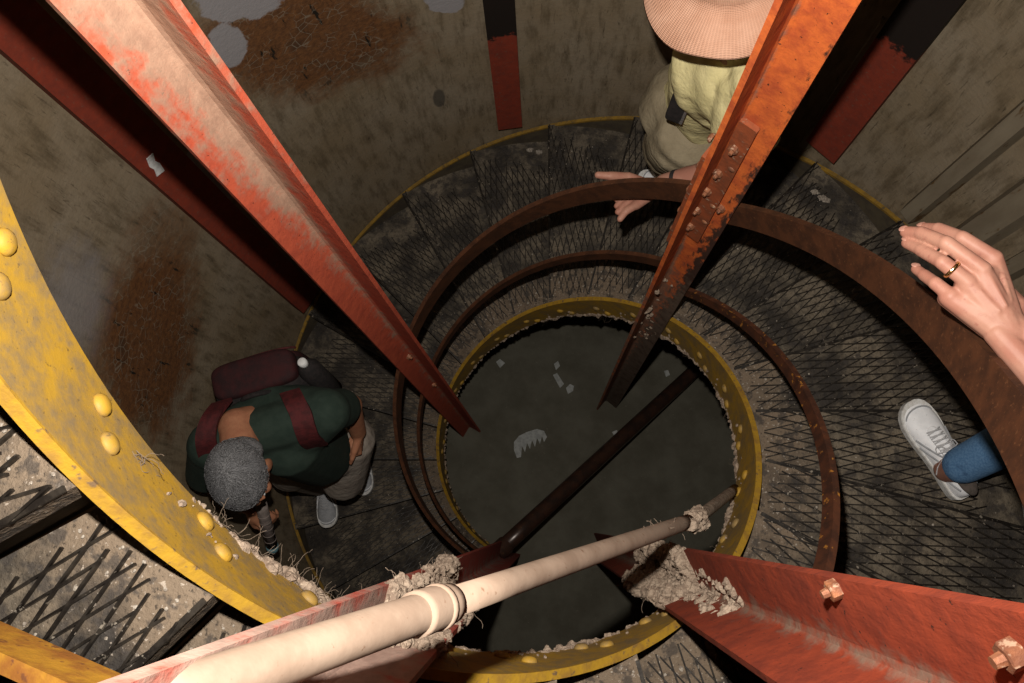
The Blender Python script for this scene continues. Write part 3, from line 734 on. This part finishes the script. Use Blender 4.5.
def build_shoe(th, heel, toe, up, mat, trim, tilt=0):
    """a trainer with the heel and toe points on the tread"""
    heel, toe = Vector(heel), Vector(toe); f = (toe-heel); L = f.length; B = basis(f, up); q = lambda x, y, z: heel+B @ Vector((y, x*L, z))
    secs = ((0, .016, .050), (.02, .026, .070), (.07, .032, .082), (.17, .034, .080), (.28, .034, .070), (.38, .035, .074), (.48, .038, .072), (.58, .0425, .064), (.70, .046, .054), (.80, .046, .047), (.89, .040, .041), (.95, .030, .035), (.985, .018, .029), (1, .006, .022))
    def loft(bmx, rows):
        R_ = [[bmx.verts.new(p) for p in r] for r in rows]; n = len(R_[0])
        for a, b in zip(R_, R_[1:]):
            for k in range(n): bmx.faces.new((a[k], a[(k+1) % n], b[(k+1) % n], b[k]))
        bmx.faces.new(R_[0][::-1]); bmx.faces.new(R_[-1])
    sk = L/.27
    def off(t): return .010*math.sin(PI*min(1, max(0, (t-.25)/.75)))*-1 if False else 0
    bmx = bmesh.new(); rows = []
    for t, w_, h in secs:
        r = []
        for k in range(18):
            a = 2*PI*k/18; cx, sz = math.cos(a), math.sin(a)
            e = .62; x = math.copysign(abs(cx)**e, cx)*w_*sk; z = math.copysign(abs(sz)**.8, sz)
            z = .022+max(0, z)*(h*sk-.022)+min(0, z)*.008
            r.append(q(t, x*(1-.25*max(0, sz)**2), z))
        rows.append(r)
    loft(bmx, rows); sh = under(obj('shoe', bmx, mat, None, True), th); sh.data.materials[0] = mat
    m_ = sh.modifiers.new('sub', 'SUBSURF'); m_.levels = m_.render_levels = 1
    bmx = bmesh.new(); rows = []
    for t, w_, h in secs:
        w2 = w_*sk+.004; tt = -.012+t*1.026; z1 = .026+.006*(t < .3); lift = max(0, t-.85)*.06
        rows.append([q(tt, x, z+lift) for x, z in ((-w2, .004), (-w2*.92, 0), (w2*.92, 0), (w2, .004), (w2, z1-.004), (w2*.96, z1), (-w2*.96, z1), (-w2, z1-.004))])
    loft(bmx, rows); under(obj('sole', bmx, M['sole']), sh)
    top = lambda t: next(h0+(h1-h0)*(t-t0)/(t1-t0) for (t0, _, h0), (t1, _, h1) in zip(secs, secs[1:]) if t0 <= t <= t1)*sk
    bmx = bmesh.new(); rows = []
    for t, w_ in ((.40, .016), (.5, .017), (.6, .018), (.68, .015), (.72, .006)):
        z = top(t)+.002; rows.append([q(t, x, zz) for x, zz in ((-w_, z-.004), (w_, z-.004), (w_, z), (w_*.5, z+.003), (-w_*.5, z+.003), (-w_, z))])
    loft(bmx, rows); under(obj('tongue', bmx, mat, None, False), sh)
    bmx = bmesh.new()
    for i in range(6):
        t = .42+.048*i; z = top(t)+.007
        tube(bmx, [q(t, -.019, z-.006), q(t+.008, -.009, z), q(t+.018, .009, z), q(t+.024, .019, z-.007)], .0019, 6); tube(bmx, [q(t+.024, -.019, z-.007), q(t+.014, .0, z+.001), q(t, .019, z-.006)], .0019, 6)
    z = top(.45)+.012
    for s in (-1, 1):
        tube(bmx, [q(.45, 0, z)]+[q(.45+.10*math.sin(a)*.9, s*(.030*math.sin(a*.5)), z-.012*math.sin(a*.5)) for a in (.5, 1.0, 1.6, 2.2, 2.8)]+[q(.46, s*.004, z)], .0018, 6)
        tube(bmx, [q(.45, 0, z), q(.42, s*.022, z-.008), q(.36, s*.040, z-.026), q(.30, s*.046, z-.04)], .0016, 6)
    under(obj('lace', bmx, M['lace']), sh)
    bmx = bmesh.new()                       # stitched trim bands along each side and round the toe
    for s in (-1, 1):
        for (ta, za, tb, zb) in ((.66, .034, .42, .066), (.58, .030, .34, .062), (.30, .034, .08, .064)):
            pts = []
            for i in range(7):
                g = i/6; t = ta+(tb-ta)*g; w_ = next(w0+(w1-w0)*(t-t0)/(t1-t0) for (t0, w0, _), (t1, w1, _) in zip(secs, secs[1:]) if t0 <= t <= t1)*sk
                zz = za+(zb-za)*g; r_ = min(1, max(0, (zz-.022)/(top(t)-.022))); x = w_*(1-r_**2.6)**.45*(1-.2*r_**2); pts.append(q(t, s*(x+.0005), zz))
            tube(bmx, pts, .0028, 6)
    pts = []
    for i in range(13):
        a = -1.25+2.5*i/12; t = .80+.135*math.cos(a*.9); x = .040*sk*math.sin(a); pts.append(q(t, x, .028+.010*math.cos(a)))
    tube(bmx, pts, .0022, 6)
    tr = under(obj('trim', bmx, trim), sh); tr['kind'] = 'stuff'
    bmx = bmesh.new(); ell(bmx, q(.185, 0, .074*sk), (.023, .050, .010), B); under(obj('lining', bmx, M['shoe_dark'], None, True), sh)
    return sh

# ------------------------------------------------------------------ the person at the right: hand on the rail, white trainer
RP = thing('person', 'person in blue jeans and white trainers resting a hand on the rail', 'person', (1.0, -.12, tread_z(-8)))
J = dict(ankL=at((957, 468), 2.12), kneL=Vector((1.18, -.02, 3.14)), hipL=Vector((1.08, -.10, 3.62)),
         ankR=Vector((1.15, -.36, 2.98)), kneR=Vector((1.17, -.2, 3.28)), hipR=Vector((1.12, -.15, 3.62)))
# hand: joints read off the photograph, depths from the rail it rests on
FG = {'index': [(994, 258, .968), (962, 238, .975), (938, 229, 1.005), (923, 228, 1.03)],
      'middle': [(982, 269, .955), (946, 243, .962), (921, 233, .992), (906, 232, 1.012)],
      'ring': [(968, 282, .960), (942, 262, .962), (921, 250, .990), (907, 243, 1.012)],
      'little': [(951, 296, .972), (935, 283, .980), (924, 275, .998), (916, 269, 1.012)]}
FR = {'index': (.0105, .0093, .0085, .0072), 'middle': (.0108, .0094, .0086, .0076), 'ring': (.0104, .0090, .0082, .0072), 'little': (.0094, .0084, .0076, .0064)}
wr = at((1014, 338), .965); elb = at((1150, 478), .93); sho = Vector((.98, -.26, 4.20))
bm = bmesh.new()
for nm, js in FG.items():
    P = [at((x, y), z) for x, y, z in js]; chain(bm, P, FR[nm])
    base = wr.lerp(at((js[0][0], js[0][1]), js[0][2]), .12); dn = Vector((0, 0, -.004)); cap(bm, base+dn, P[0]+dn, .020, .0125)
    ell(bm, P[0]+Vector((0, 0, .001)), (.0100, .0100, .0085))
    cap(bm, base+Vector((0, 0, -.014)), P[0]+Vector((0, 0, -.013)), .016, .010)
    d = (P[0]-base); cap(bm, base+d*.35+Vector((0, 0, .0125)), P[0]+Vector((0, 0, .0065)), .0022, .0022)      # tendons
K = [at(FG[n][0][:2], FG[n][0][2]) for n in ('index', 'middle', 'ring', 'little')]
for a, b in zip(K, K[1:]):                    # flesh between the metacarpals
    for f in (.12, .35, .6, .85): cap(bm, wr.lerp(a, f)-Vector((0, 0, .004)), wr.lerp(b, f)-Vector((0, 0, .004)), .0150-.0035*f, .0150-.0035*f)
T = [at((1012, 306), .985), at((990, 280), 1.012), at((968, 266), 1.030), at((950, 258), 1.045)]
chain(bm, T, (.018, .0135, .0110, .0085))
dfa = (elb-wr).normalized(); sd = dfa.cross(Vector((0, 0, 1))).normalized()
for s in (-1, 1): chain(bm, [wr+sd*s*.011-dfa*.012, wr+sd*s*.012+dfa*.05, wr.lerp(elb, .55)+sd*s*.014, elb], [.0165, .0185, .027, .036])
hb = bake_remesh(bm, .0018, 5)
me_h = bpy.data.meshes.new('hand_tmp'); hb.to_mesh(me_h); hb.free()
bm = bmesh.new()
Hc = Vector((1.03, -.10, 4.48)); HB = basis((-.3, .95, -.15), (0, 0, 1)); head_caps(bm, Hc, HB)
cap(bm, Vector((1.05, -.17, 4.22)), Hc+Vector((0, -.02, -.06)), .058, .052)
pel = Vector((1.06, -.13, 3.64)); che = Vector((1.05, -.20, 4.08))
ell(bm, pel, (.15, .10, .12)); cap(bm, pel, che, .115, .13); ell(bm, che, (.15, .10, .16))
shR = Vector((1.13, -.24, 4.20)); chain(bm, [shR, Vector((1.19, -.16, 3.96)), Vector((1.17, .02, 3.82))], [.055, .042, .032]); hand_caps(bm, Vector((1.165, .04, 3.81)), (-.1, .9, -.3), (.4, 0, 1), 1, .4)
chain(bm, [sho, elb], [.055, .040])
for k in 'LR': chain(bm, [J['hip'+k], J['kne'+k], J['ank'+k], J['ank'+k]-Vector((0, 0, .05))], [.085, .055, .038, .036])
body = bake_remesh(bm, .010, 4); body.from_mesh(me_h); bpy.data.meshes.remove(me_h)
o = under(obj('body', body, M['skin'], None, True), RP)
bm = bmesh.new(); ell(bm, pel, (.165, .115, .13))
for k in 'LR':
    a = J['ank'+k]; kn = J['kne'+k]; chain(bm, [J['hip'+k], kn, a.lerp(kn, .04)+Vector((0, 0, .0))], [.105, .070, .047])
jb = bake_remesh(bm, .009, 4); under(obj('jeans', jb, M['denim'], None, True), RP)
bm = bmesh.new(); cap(bm, pel+Vector((0, 0, .04)), che, .13, .145); ell(bm, che+Vector((0, 0, .02)), (.175, .12, .17)); chain(bm, [sho, sho.lerp(elb, .65)], [.068, .058]); chain(bm, [shR, shR.lerp(Vector((1.19, -.16, 3.96)), .7)], [.068, .058])
under(obj('shirt', bake_remesh(bm, .010, 4), M['black'], None, True), RP)
bm = bmesh.new(); ell(bm, Hc+HB @ Vector((0, -.022, .038)), (.082, .100, .090), HB); under(obj('hair', bm, M['hair_brown'], None, True), RP); person_eyes(RP, Hc, HB)
for nm, js in FG.items():                    # nails
    P = [at((x, y), z) for x, y, z in js]; d = (P[3]-P[2]).normalized(); sd_ = d.cross(Vector((0, 0, 1))).normalized(); upn = sd_.cross(d)
    bm = bmesh.new(); ell(bm, P[3]+d*.0008+upn*FR[nm][3]*.80, (.0052, .0066, .0014), Matrix((sd_, d, upn)).transposed()); under(obj('fingernail', bm, M['nail'], None, True), RP)
a, b = at(FG['ring'][0][:2], .960), at(FG['ring'][1][:2], .962); c = a.lerp(b, .62); d = (b-a).normalized(); s_, u_ = frame(d)
bm = bmesh.new(); rr = .0108; ring = []
for i in range(32):
    t = 2*PI*i/32; e = s_*math.cos(t)+u_*math.sin(t); ring.append([bm.verts.new(c+e*(rr+x)+d*y) for x, y in ((-.001, -.0022), (.0008, -.0022), (.0012, 0), (.0008, .0022), (-.001, .0022))])
for i in range(32):
    p, q = ring[i], ring[(i+1) % 32]
    for k in range(5): bm.faces.new((p[k], p[(k+1) % 5], q[(k+1) % 5], q[k]))
o = under(obj('finger_ring', bm, M['gold'], None, True), RP); o['label'] = 'thin gold ring'
tz = tread_z(-8)+.006
hl, to = at((961, 496), ZC-tz), at((906, 404), ZC-tz); hl.z = to.z = tz
o = build_shoe(RP, hl, to, (0, 0, 1), M['white_leather'], M['shoe_grey'])
tz2 = tread_z(-20)+.006; h2 = J['ankR']+Vector((.0, -.07, 0)); h2.z = tz2; t2 = h2+Vector((.015, .25, 0))
build_shoe(RP, h2, t2, (0, 0, 1), M['white_leather'], M['shoe_grey'])

# ------------------------------------------------------------------ the grey-haired man below on the left
GP = thing('person', 'grey-haired person in a dark green shirt wearing a maroon backpack', 'person', (-.98, -.1, tread_z(187)))
Hc = at((243, 474), 2.42); F = Vector((.20, -.86, -.48)); HB = basis(F, (0, -.4, 1))
shR, shL = at((212, 446), 2.50), at((326, 412), 2.50)
neck = at((238, 428), 2.47); che = shR.lerp(shL, .5)+Vector((0, .02, -.12)); pel = at((322, 448), 3.12)
elL, wrL = at((350, 406), 2.72), at((358, 432), 2.93); hdL = at((361, 450), 3.02)
elR, wrR = at((205, 478), 2.78), at((252, 508), 2.95); hdR = at((266, 520), 3.0)
hipL, hipR = pel+Vector((.09, .02, -.02)), pel+Vector((-.09, -.02, -.02))
fz = tread_z(189)+.006
kneL = at((343, 478), 3.36); ankL = at((356, 452), ZC-fz-.08); kneR = at((290, 470), 3.42); ankR = at((320, 484), ZC-fz-.08)
bm = bmesh.new(); head_caps(bm, Hc, HB); cap(bm, neck, Hc+HB @ Vector((0, -.045, -.03)), .062, .058)
chain(bm, [shR, che, pel], [.06, .12, .11]); chain(bm, [shL, che], [.06, .12])
cap(bm, neck, che, .06, .10)
chain(bm, [shL, elL, wrL], [.055, .043, .030]); chain(bm, [shR, elR, wrR], [.055, .043, .030])
tipsL = hand_caps(bm, wrL, hdL-wrL, (.9, .2, .3), 1, 1.0, 1.0); hand_caps(bm, wrR, hdR-wrR, (0, -.3, .9), 1, .75, 1.0)
for h_, k_, a_ in ((hipL, kneL, ankL), (hipR, kneR, ankR)): chain(bm, [h_, k_, a_], [.085, .055, .04])
under(obj('body', bake_remesh(bm, .006, 4), M['skin_tan'], None, True), GP)
bm = bmesh.new(); chain(bm, [shR, che, pel+Vector((0, 0, .08))], [.075, .15, .125]); chain(bm, [shL, che], [.075, .15]); cap(bm, shR, shL, .075, .075)
cap(bm, che+Vector((.03, -.05, 0)), pel+Vector((.02, -.03, .1)), .12, .12)
chain(bm, [shL, shL.lerp(elL, .6)], [.078, .066]); chain(bm, [shR, shR.lerp(elR, .85)], [.078, .066])
under(obj('shirt', bake_remesh(bm, .008, 5), M['green_shirt'], None, True), GP)
bm = bmesh.new(); ell(bm, pel, (.15, .13, .13))
for h_, k_, a_ in ((hipL, kneL, ankL), (hipR, kneR, ankR)): chain(bm, [h_, k_, k_.lerp(a_, .9)], [.115, .092, .062])
under(obj('trousers', bake_remesh(bm, .008, 4), M['khaki_light'], None, True), GP)
bm = bmesh.new(); ell(bm, Hc+HB @ Vector((0, -.016, .036)), (.084, .104, .092), HB); ell(bm, Hc+HB @ Vector((0, -.055, -.01)), (.072, .055, .075), HB)
hb = bake_remesh(bm, .004, 3)
for v in hb.verts: v.co += (v.co-Hc).normalized()*(.003*noise.noise(v.co*25)+.0012*noise.noise(v.co*160))
hr = random.Random(4)
for i in range(1500):
    u = Vector((hr.gauss(0, 1), hr.gauss(0, 1), hr.gauss(0, 1))).normalized()
    if u.z < -.25: u.z = -u.z
    crown = Vector((0, -.45, .9)).normalized(); fl_ = (u-crown*u.dot(crown)); fl_ = fl_.normalized() if fl_.length > .05 else Vector((1, 0, 0))
    fl_ = (fl_+Vector((hr.uniform(-.5, .5), hr.uniform(-.5, .5), hr.uniform(-.3, .3)))).normalized(); pts = []
    for k in range(4):
        q = (u+fl_*.13*k).normalized(); L_ = 1.005+.012*k*(3-k)*.5+hr.uniform(0, .012)
        pts.append(Hc+HB @ (Vector((0, -.016, .036))+Vector((q.x*.084, q.y*.104, q.z*.092))*L_))
    if u.y > .55 and u.z < .25: continue
    tube(hb, pts, [.0011, .0012, .001, .0004], 3, False)
o = under(obj('hair', hb, M['hair_grey'], None, True), GP); o['label'] = 'short grey hair'
person_eyes(GP, Hc, HB)
for a_, dx in ((ankR, 0), (ankL, .01)):
    hl = a_+Vector((0, .07, 0)); hl.z = fz; tt = hl+Vector((.035, -.27, 0)); build_shoe(GP, hl, tt, (0, 0, 1), M['shoe_grey'], M['white_leather'])
# backpack on his back
bf = Vector((.28, -.96, 0)).normalized(); BB = basis(bf, (0, 0, 1)); bc = at((276, 392), 2.74)
BP = thing('backpack', 'maroon and black backpack worn by the grey-haired person', 'backpack', bc-Vector((0, 0, .2)))
def pillow(c, sx, sy, sz, B, e=.45):
    bmx = bmesh.new(); g = bmesh.ops.create_icosphere(bmx, subdivisions=4, radius=1)['verts']
    for v in g:
        d = v.co; p = Vector([math.copysign(abs(x)**e, x) for x in d]); v.co = Vector(c)+B @ Vector((p.x*sx/2, p.y*sy/2, p.z*sz/2))
    return bmx
under(obj('main_bag', pillow(bc, .32, .15, .40, BB), M['black'], None, True), BP)
under(obj('front_pocket', pillow(bc+BB @ Vector((.0, -.085, -.06)), .24, .07, .26, BB), M['maroon_dark'], None, True), BP)
under(obj('top_flap', pillow(bc+BB @ Vector((0, -.025, .185)), .27, .12, .08, BB), M['maroon_dark'], None, True), BP)
for (yy, zz, wx) in ((-.122, .03, .105), (-.07, .165, .125)):
    bm = bmesh.new(); tube(bm, [bc+BB @ Vector((wx*math.cos(a_), yy-.004*math.sin(a_), zz+.03*math.sin(a_))) for a_ in [PI*k/12 for k in range(13)]], .004, 6)
    under(obj('zipper', bm, M['maroon']), BP)
bm = bmesh.new(); tube(bm, [bc+BB @ Vector((.05*math.cos(a_), .05, .20+.05*math.sin(a_))) for a_ in [PI*k/10 for k in range(11)]], .008, 8); under(obj('grab_handle', bm, M['black']), BP)
def strap(pts, w_, th_, side):
    bmx = bmesh.new(); rows = []
    for i, p in enumerate(pts):
        t = (pts[min(i+1, len(pts)-1)]-pts[max(i-1, 0)]).normalized(); s = side; u = s.cross(t).normalized()
        rows.append([bmx.verts.new(p+s*x+u*z) for x, z in ((-w_/2, -th_), (w_/2, -th_), (w_/2, th_), (-w_/2, th_))])
    for a, b in zip(rows, rows[1:]):
        for k in range(4): bmx.faces.new((a[k], a[(k+1) % 4], b[(k+1) % 4], b[k]))
    bmx.faces.new(rows[0][::-1]); bmx.faces.new(rows[-1]); return bmx
sv = (shL-shR).normalized()
for px in (((290, 392), (295, 402), (301, 414), (305, 428), (310, 440), (318, 446)), ((222, 402), (213, 414), (207, 428), (206, 442), (209, 455))):
    zs = (2.44, 2.40, 2.395, 2.41, 2.46, 2.56)
    pts = [at(p, z-.012) for p, z in zip(px, zs)]; pf = []
    for i in range(len(pts)-1):
        a_, b_, c_, d_ = pts[max(i-1, 0)], pts[i], pts[i+1], pts[min(i+2, len(pts)-1)]
        for k in range(6):
            t = k/6; pf.append(.5*((2*b_)+(c_-a_)*t+(2*a_-5*b_+4*c_-d_)*t*t+(3*b_-a_-3*c_+d_)*t**3))
    pf.append(pts[-1]); under(obj('strap', strap(pf, .062, .006, sv), M['maroon']), BP)
wb = at((322, 382), 2.72)
WB = thing('water_bottle', 'dark bottle with a white cap beside the maroon backpack', 'bottle', wb-Vector((0, 0, .2)))
ax_ = (at((302, 362), 2.50)-at((330, 388), 2.72)).normalized(); t0 = at((303, 363), 2.50)
bm = bmesh.new(); tube(bm, [t0-ax_*.24, t0-ax_*.235, t0-ax_*.05, t0-ax_*.03, t0-ax_*.012], [.03, .037, .037, .028, .016], 20); under(obj('bottle_body', bm, M['black'], None, True), WB)
bm = bmesh.new(); tube(bm, [t0-ax_*.016, t0+ax_*.010, t0+ax_*.014], [.015, .015, .011], 16); under(obj('cap', bm, M['white_plastic'], None, True), WB)
# the tube in his hand
ta, tb = at((262, 508), 2.93), at((273, 549), 3.10); d = (tb-ta).normalized()
TB = thing('rolled_tube', 'grey tube with pale blue end held by the grey-haired person', 'tube', tb)
bm = bmesh.new(); tube(bm, [ta-d*.02, ta+d*.01, tb-d*.02], .021, 20)
for k in range(5): c = ta.lerp(tb, .15+.15*k); tube(bm, [c-d*.002, c, c+d*.002], [.0212, .0222, .0212], 20)
under(obj('barrel', bm, M['grey_tube'], None, True), TB)
bm = bmesh.new(); tube(bm, [tb-d*.022, tb-d*.02, tb, tb+d*.004], [.02, .0225, .0225, .016], 20); under(obj('end_band', bm, M['blue_band'], None, True), TB)

# ------------------------------------------------------------------ the person in the sun hat
HP = thing('person', 'person in a pink straw sun hat, pale yellow shirt and khaki trousers', 'person', (.42, .80, tread_z(60)))
Hc = at((738, -20), 1.34); F = Vector((-.86, .30, -.42)); HB = basis(F, (0, 0, 1))
neck = at((742, 25), 1.50); che = at((733, 62), 1.66); pel = at((696, 108), 2.05)
shL, shR = at((752, 92), 1.58), at((722, 22), 1.62)
elL, wrL = at((738, 168), 1.78), at((664, 184), 1.90)
hipL, hipR = pel+Vector((-.02, -.07, -.02)), pel+Vector((.03, .08, -.02))
fz = tread_z(62)+.006; fz2 = fz
kneL = at((672, 148), 2.36); ankL = at((680, 180), ZC-fz-.09); kneR = at((678, 98), 2.45); ankR = at((708, 152), ZC-fz-.09)
bm = bmesh.new(); head_caps(bm, Hc, HB); cap(bm, neck, Hc+HB @ Vector((0, -.03, -.05)), .055, .052)
chain(bm, [neck, che, pel], [.07, .10, .09]); cap(bm, shL, shR, .055, .055)
chain(bm, [shL, elL, wrL], [.052, .040, .026])
elR = at((755, 40), 1.9); chain(bm, [shR, elR, at((748, 70), 2.1)], [.052, .040, .028]); hand_caps(bm, at((747, 73), 2.11), (-.3, .1, -.9), (.2, .8, .2), 1, .4)
for h_, k_, a_ in ((hipL, kneL, ankL), (hipR, kneR, ankR)): chain(bm, [h_, k_, a_], [.08, .055, .038])
hb = bake_remesh(bm, .008, 4)
# left hand under the rail: thumb stretched along its outer side, fingers showing on the well side
bm = bmesh.new(); pz = 1.93
kn = [at((636, 190), 1.965), at((634, 194), 1.97), at((634, 199), 1.97), at((636, 205), 1.965)]
for k_ in kn: cap(bm, wrL, k_, .019, .013)
for k_, mids in zip(kn, (((620, 194, 1.985), (615, 198, 1.99)), ((622, 201, 1.99), (617, 206, 1.99)), ((624, 206, 1.985), (618, 212, 1.985)), ((626, 211, 1.98), (620, 219, 1.98)))):
    P = [k_]+[at(m_[:2], m_[2]) for m_ in mids]; chain(bm, P, (.0115, .0105, .0085))
chain(bm, [wrL.lerp(kn[0], .4), at((628, 177), 1.90), at((610, 176), 1.885), at((598, 175), 1.88)], (.016, .0125, .0115, .009))
chain(bm, [wrL, at((690, 178), 1.87), elL], [.024, .03, .04])
h2 = bake_remesh(bm, .0028, 4); mt = bpy.data.meshes.new('t'); h2.to_mesh(mt); h2.free(); hb.from_mesh(mt); bpy.data.meshes.remove(mt)
under(obj('body', hb, M['skin'], None, True), HP)
bm = bmesh.new(); chain(bm, [che+Vector((.02, .02, .06)), che, pel+Vector((.06, .0, .10)), pel+Vector((.045, .0, .03))], [.12, .14, .135, .136]); cap(bm, shL, shR, .07, .07); cap(bm, neck-Vector((0, 0, .03)), che, .075, .12); cap(bm, che, pel+Vector((.03, 0, .04)), .13, .128)
chain(bm, [shL, shL.lerp(elL, .55)], [.075, .07]); chain(bm, [shR, shR.lerp(elR, .6)], [.075, .068])
sb = bake_remesh(bm, .007, 4)
for v in sb.verts:                           # creases falling from the shoulder to the waist
    q = v.co; v.co += v.normal*(.007*math.sin(58*(q.z*.7+q.x*.9-q.y*.2)+4*noise.noise(q*5)))
under(obj('shirt', sb, M['yellow_shirt'], None, True), HP)
bm = bmesh.new(); ell(bm, pel, (.15, .13, .12)); cap(bm, pel, pel+Vector((.05, .01, .08)), .13, .128)
for h_, k_, a_ in ((hipL, kneL, ankL), (hipR, kneR, ankR)): chain(bm, [h_, k_, k_.lerp(a_, .92)], [.118, .088, .064])
tb_ = bake_remesh(bm, .007, 4)
for v in tb_.verts: v.co += v.normal*.005*math.sin(70*v.co.z+5*noise.noise(v.co*7))
under(obj('trousers', tb_, M['khaki'], None, True), HP)
person_eyes(HP, Hc, HB)
bm = bmesh.new(); ell(bm, Hc+HB @ Vector((0, -.02, .036)), (.082, .102, .09), HB); under(obj('hair', bm, M['hair_brown'], None, True), HP)
for a_, z_ in ((ankL, fz), (ankR, fz2)):
    hl = a_+Vector((.10, -.03, 0)); hl.z = z_; tt = hl+Vector((-.24, .07, 0)); build_shoe(HP, hl, tt, (0, 0, 1), M['white_leather'], M['shoe_grey'])
wd = (elL-wrL).normalized(); c = wrL+wd*.035; bm = bmesh.new(); tube(bm, [c-wd*.006, c-wd*.005, c+wd*.005, c+wd*.006], [.024, .0285, .0285, .024], 24); under(obj('wristband', bm, M['black']), HP)
# hat: lathe with a drooping wavy brim
Ht = Hc+HB @ Vector((0, -.01, .055)); HM = basis((-.93, .2, -.30), (0.02, -.18, 1))
bm = bmesh.new(); uvl = bm.loops.layers.uv.new('UVMap'); N = 72; prof = [(.004, .098), (.03, .096), (.06, .088), (.078, .07), (.086, .045), (.091, .012), (.096, .002), (.108, -.004), (.125, -.010), (.142, -.017), (.158, -.026), (.168, -.034), (.170, -.037), (.166, -.037), (.14, -.021), (.098, -.004), (.088, .004), (.083, .04)]
rows = []; acc = 0; vs = []
for j, (r, z) in enumerate(prof):
    if j: acc += math.hypot(r-prof[j-1][0], z-prof[j-1][1])
    vs.append(acc); row = []
    for k in range(N):
        a = 2*PI*k/N; wob = max(0, (r-.09)/.08); zz = z+wob*(.010*math.sin(2*a+.6)+.006*math.sin(5*a)+.003*math.sin(9*a+1)); rr = r*(1+.02*wob*math.sin(3*a+.4))
        row.append(bm.verts.new(Ht+HM @ Vector((rr*math.cos(a), rr*1.06*math.sin(a), zz))))
    rows.append(row)
for j in range(len(rows)-1):
    for k in range(N):
        f = bm.faces.new((rows[j][k], rows[j][(k+1) % N], rows[j+1][(k+1) % N], rows[j+1][k]))
        for lp, u in zip(f.loops, ((k, j), (k+1, j), (k+1, j+1), (k, j+1))): lp[uvl].uv = (u[0]*2*PI*.13/N, vs[u[1]])
bm.faces.new(rows[0][::-1])
HT = under(obj('sun_hat', bm, M['straw'], None, True), HP); HT['label'] = 'pink woven straw hat with a wide drooping brim'
# camera pouch on the belt
pc = at((679, 104), 1.75); PB = basis((-.40, -.92, .0), (.04, .0, 1))
BPc = thing('belt_pouch', 'black case with a silver edge clipped on the belt', 'pouch', pc-Vector((0, 0, .06)))
bm = pillow(pc, .042, .030, .135, PB, .3); under(obj('case', bm, M['black'], None, True), BPc)
bm = bmesh.new(); box(bm, pc+PB @ Vector((-.020, .004, .0)), .008, .020, .118, PB); bmesh.ops.bevel(bm, geom=bm.edges[:], offset=.002, segments=1); under(obj('silver_edge', bm, M['steel']), BPc)
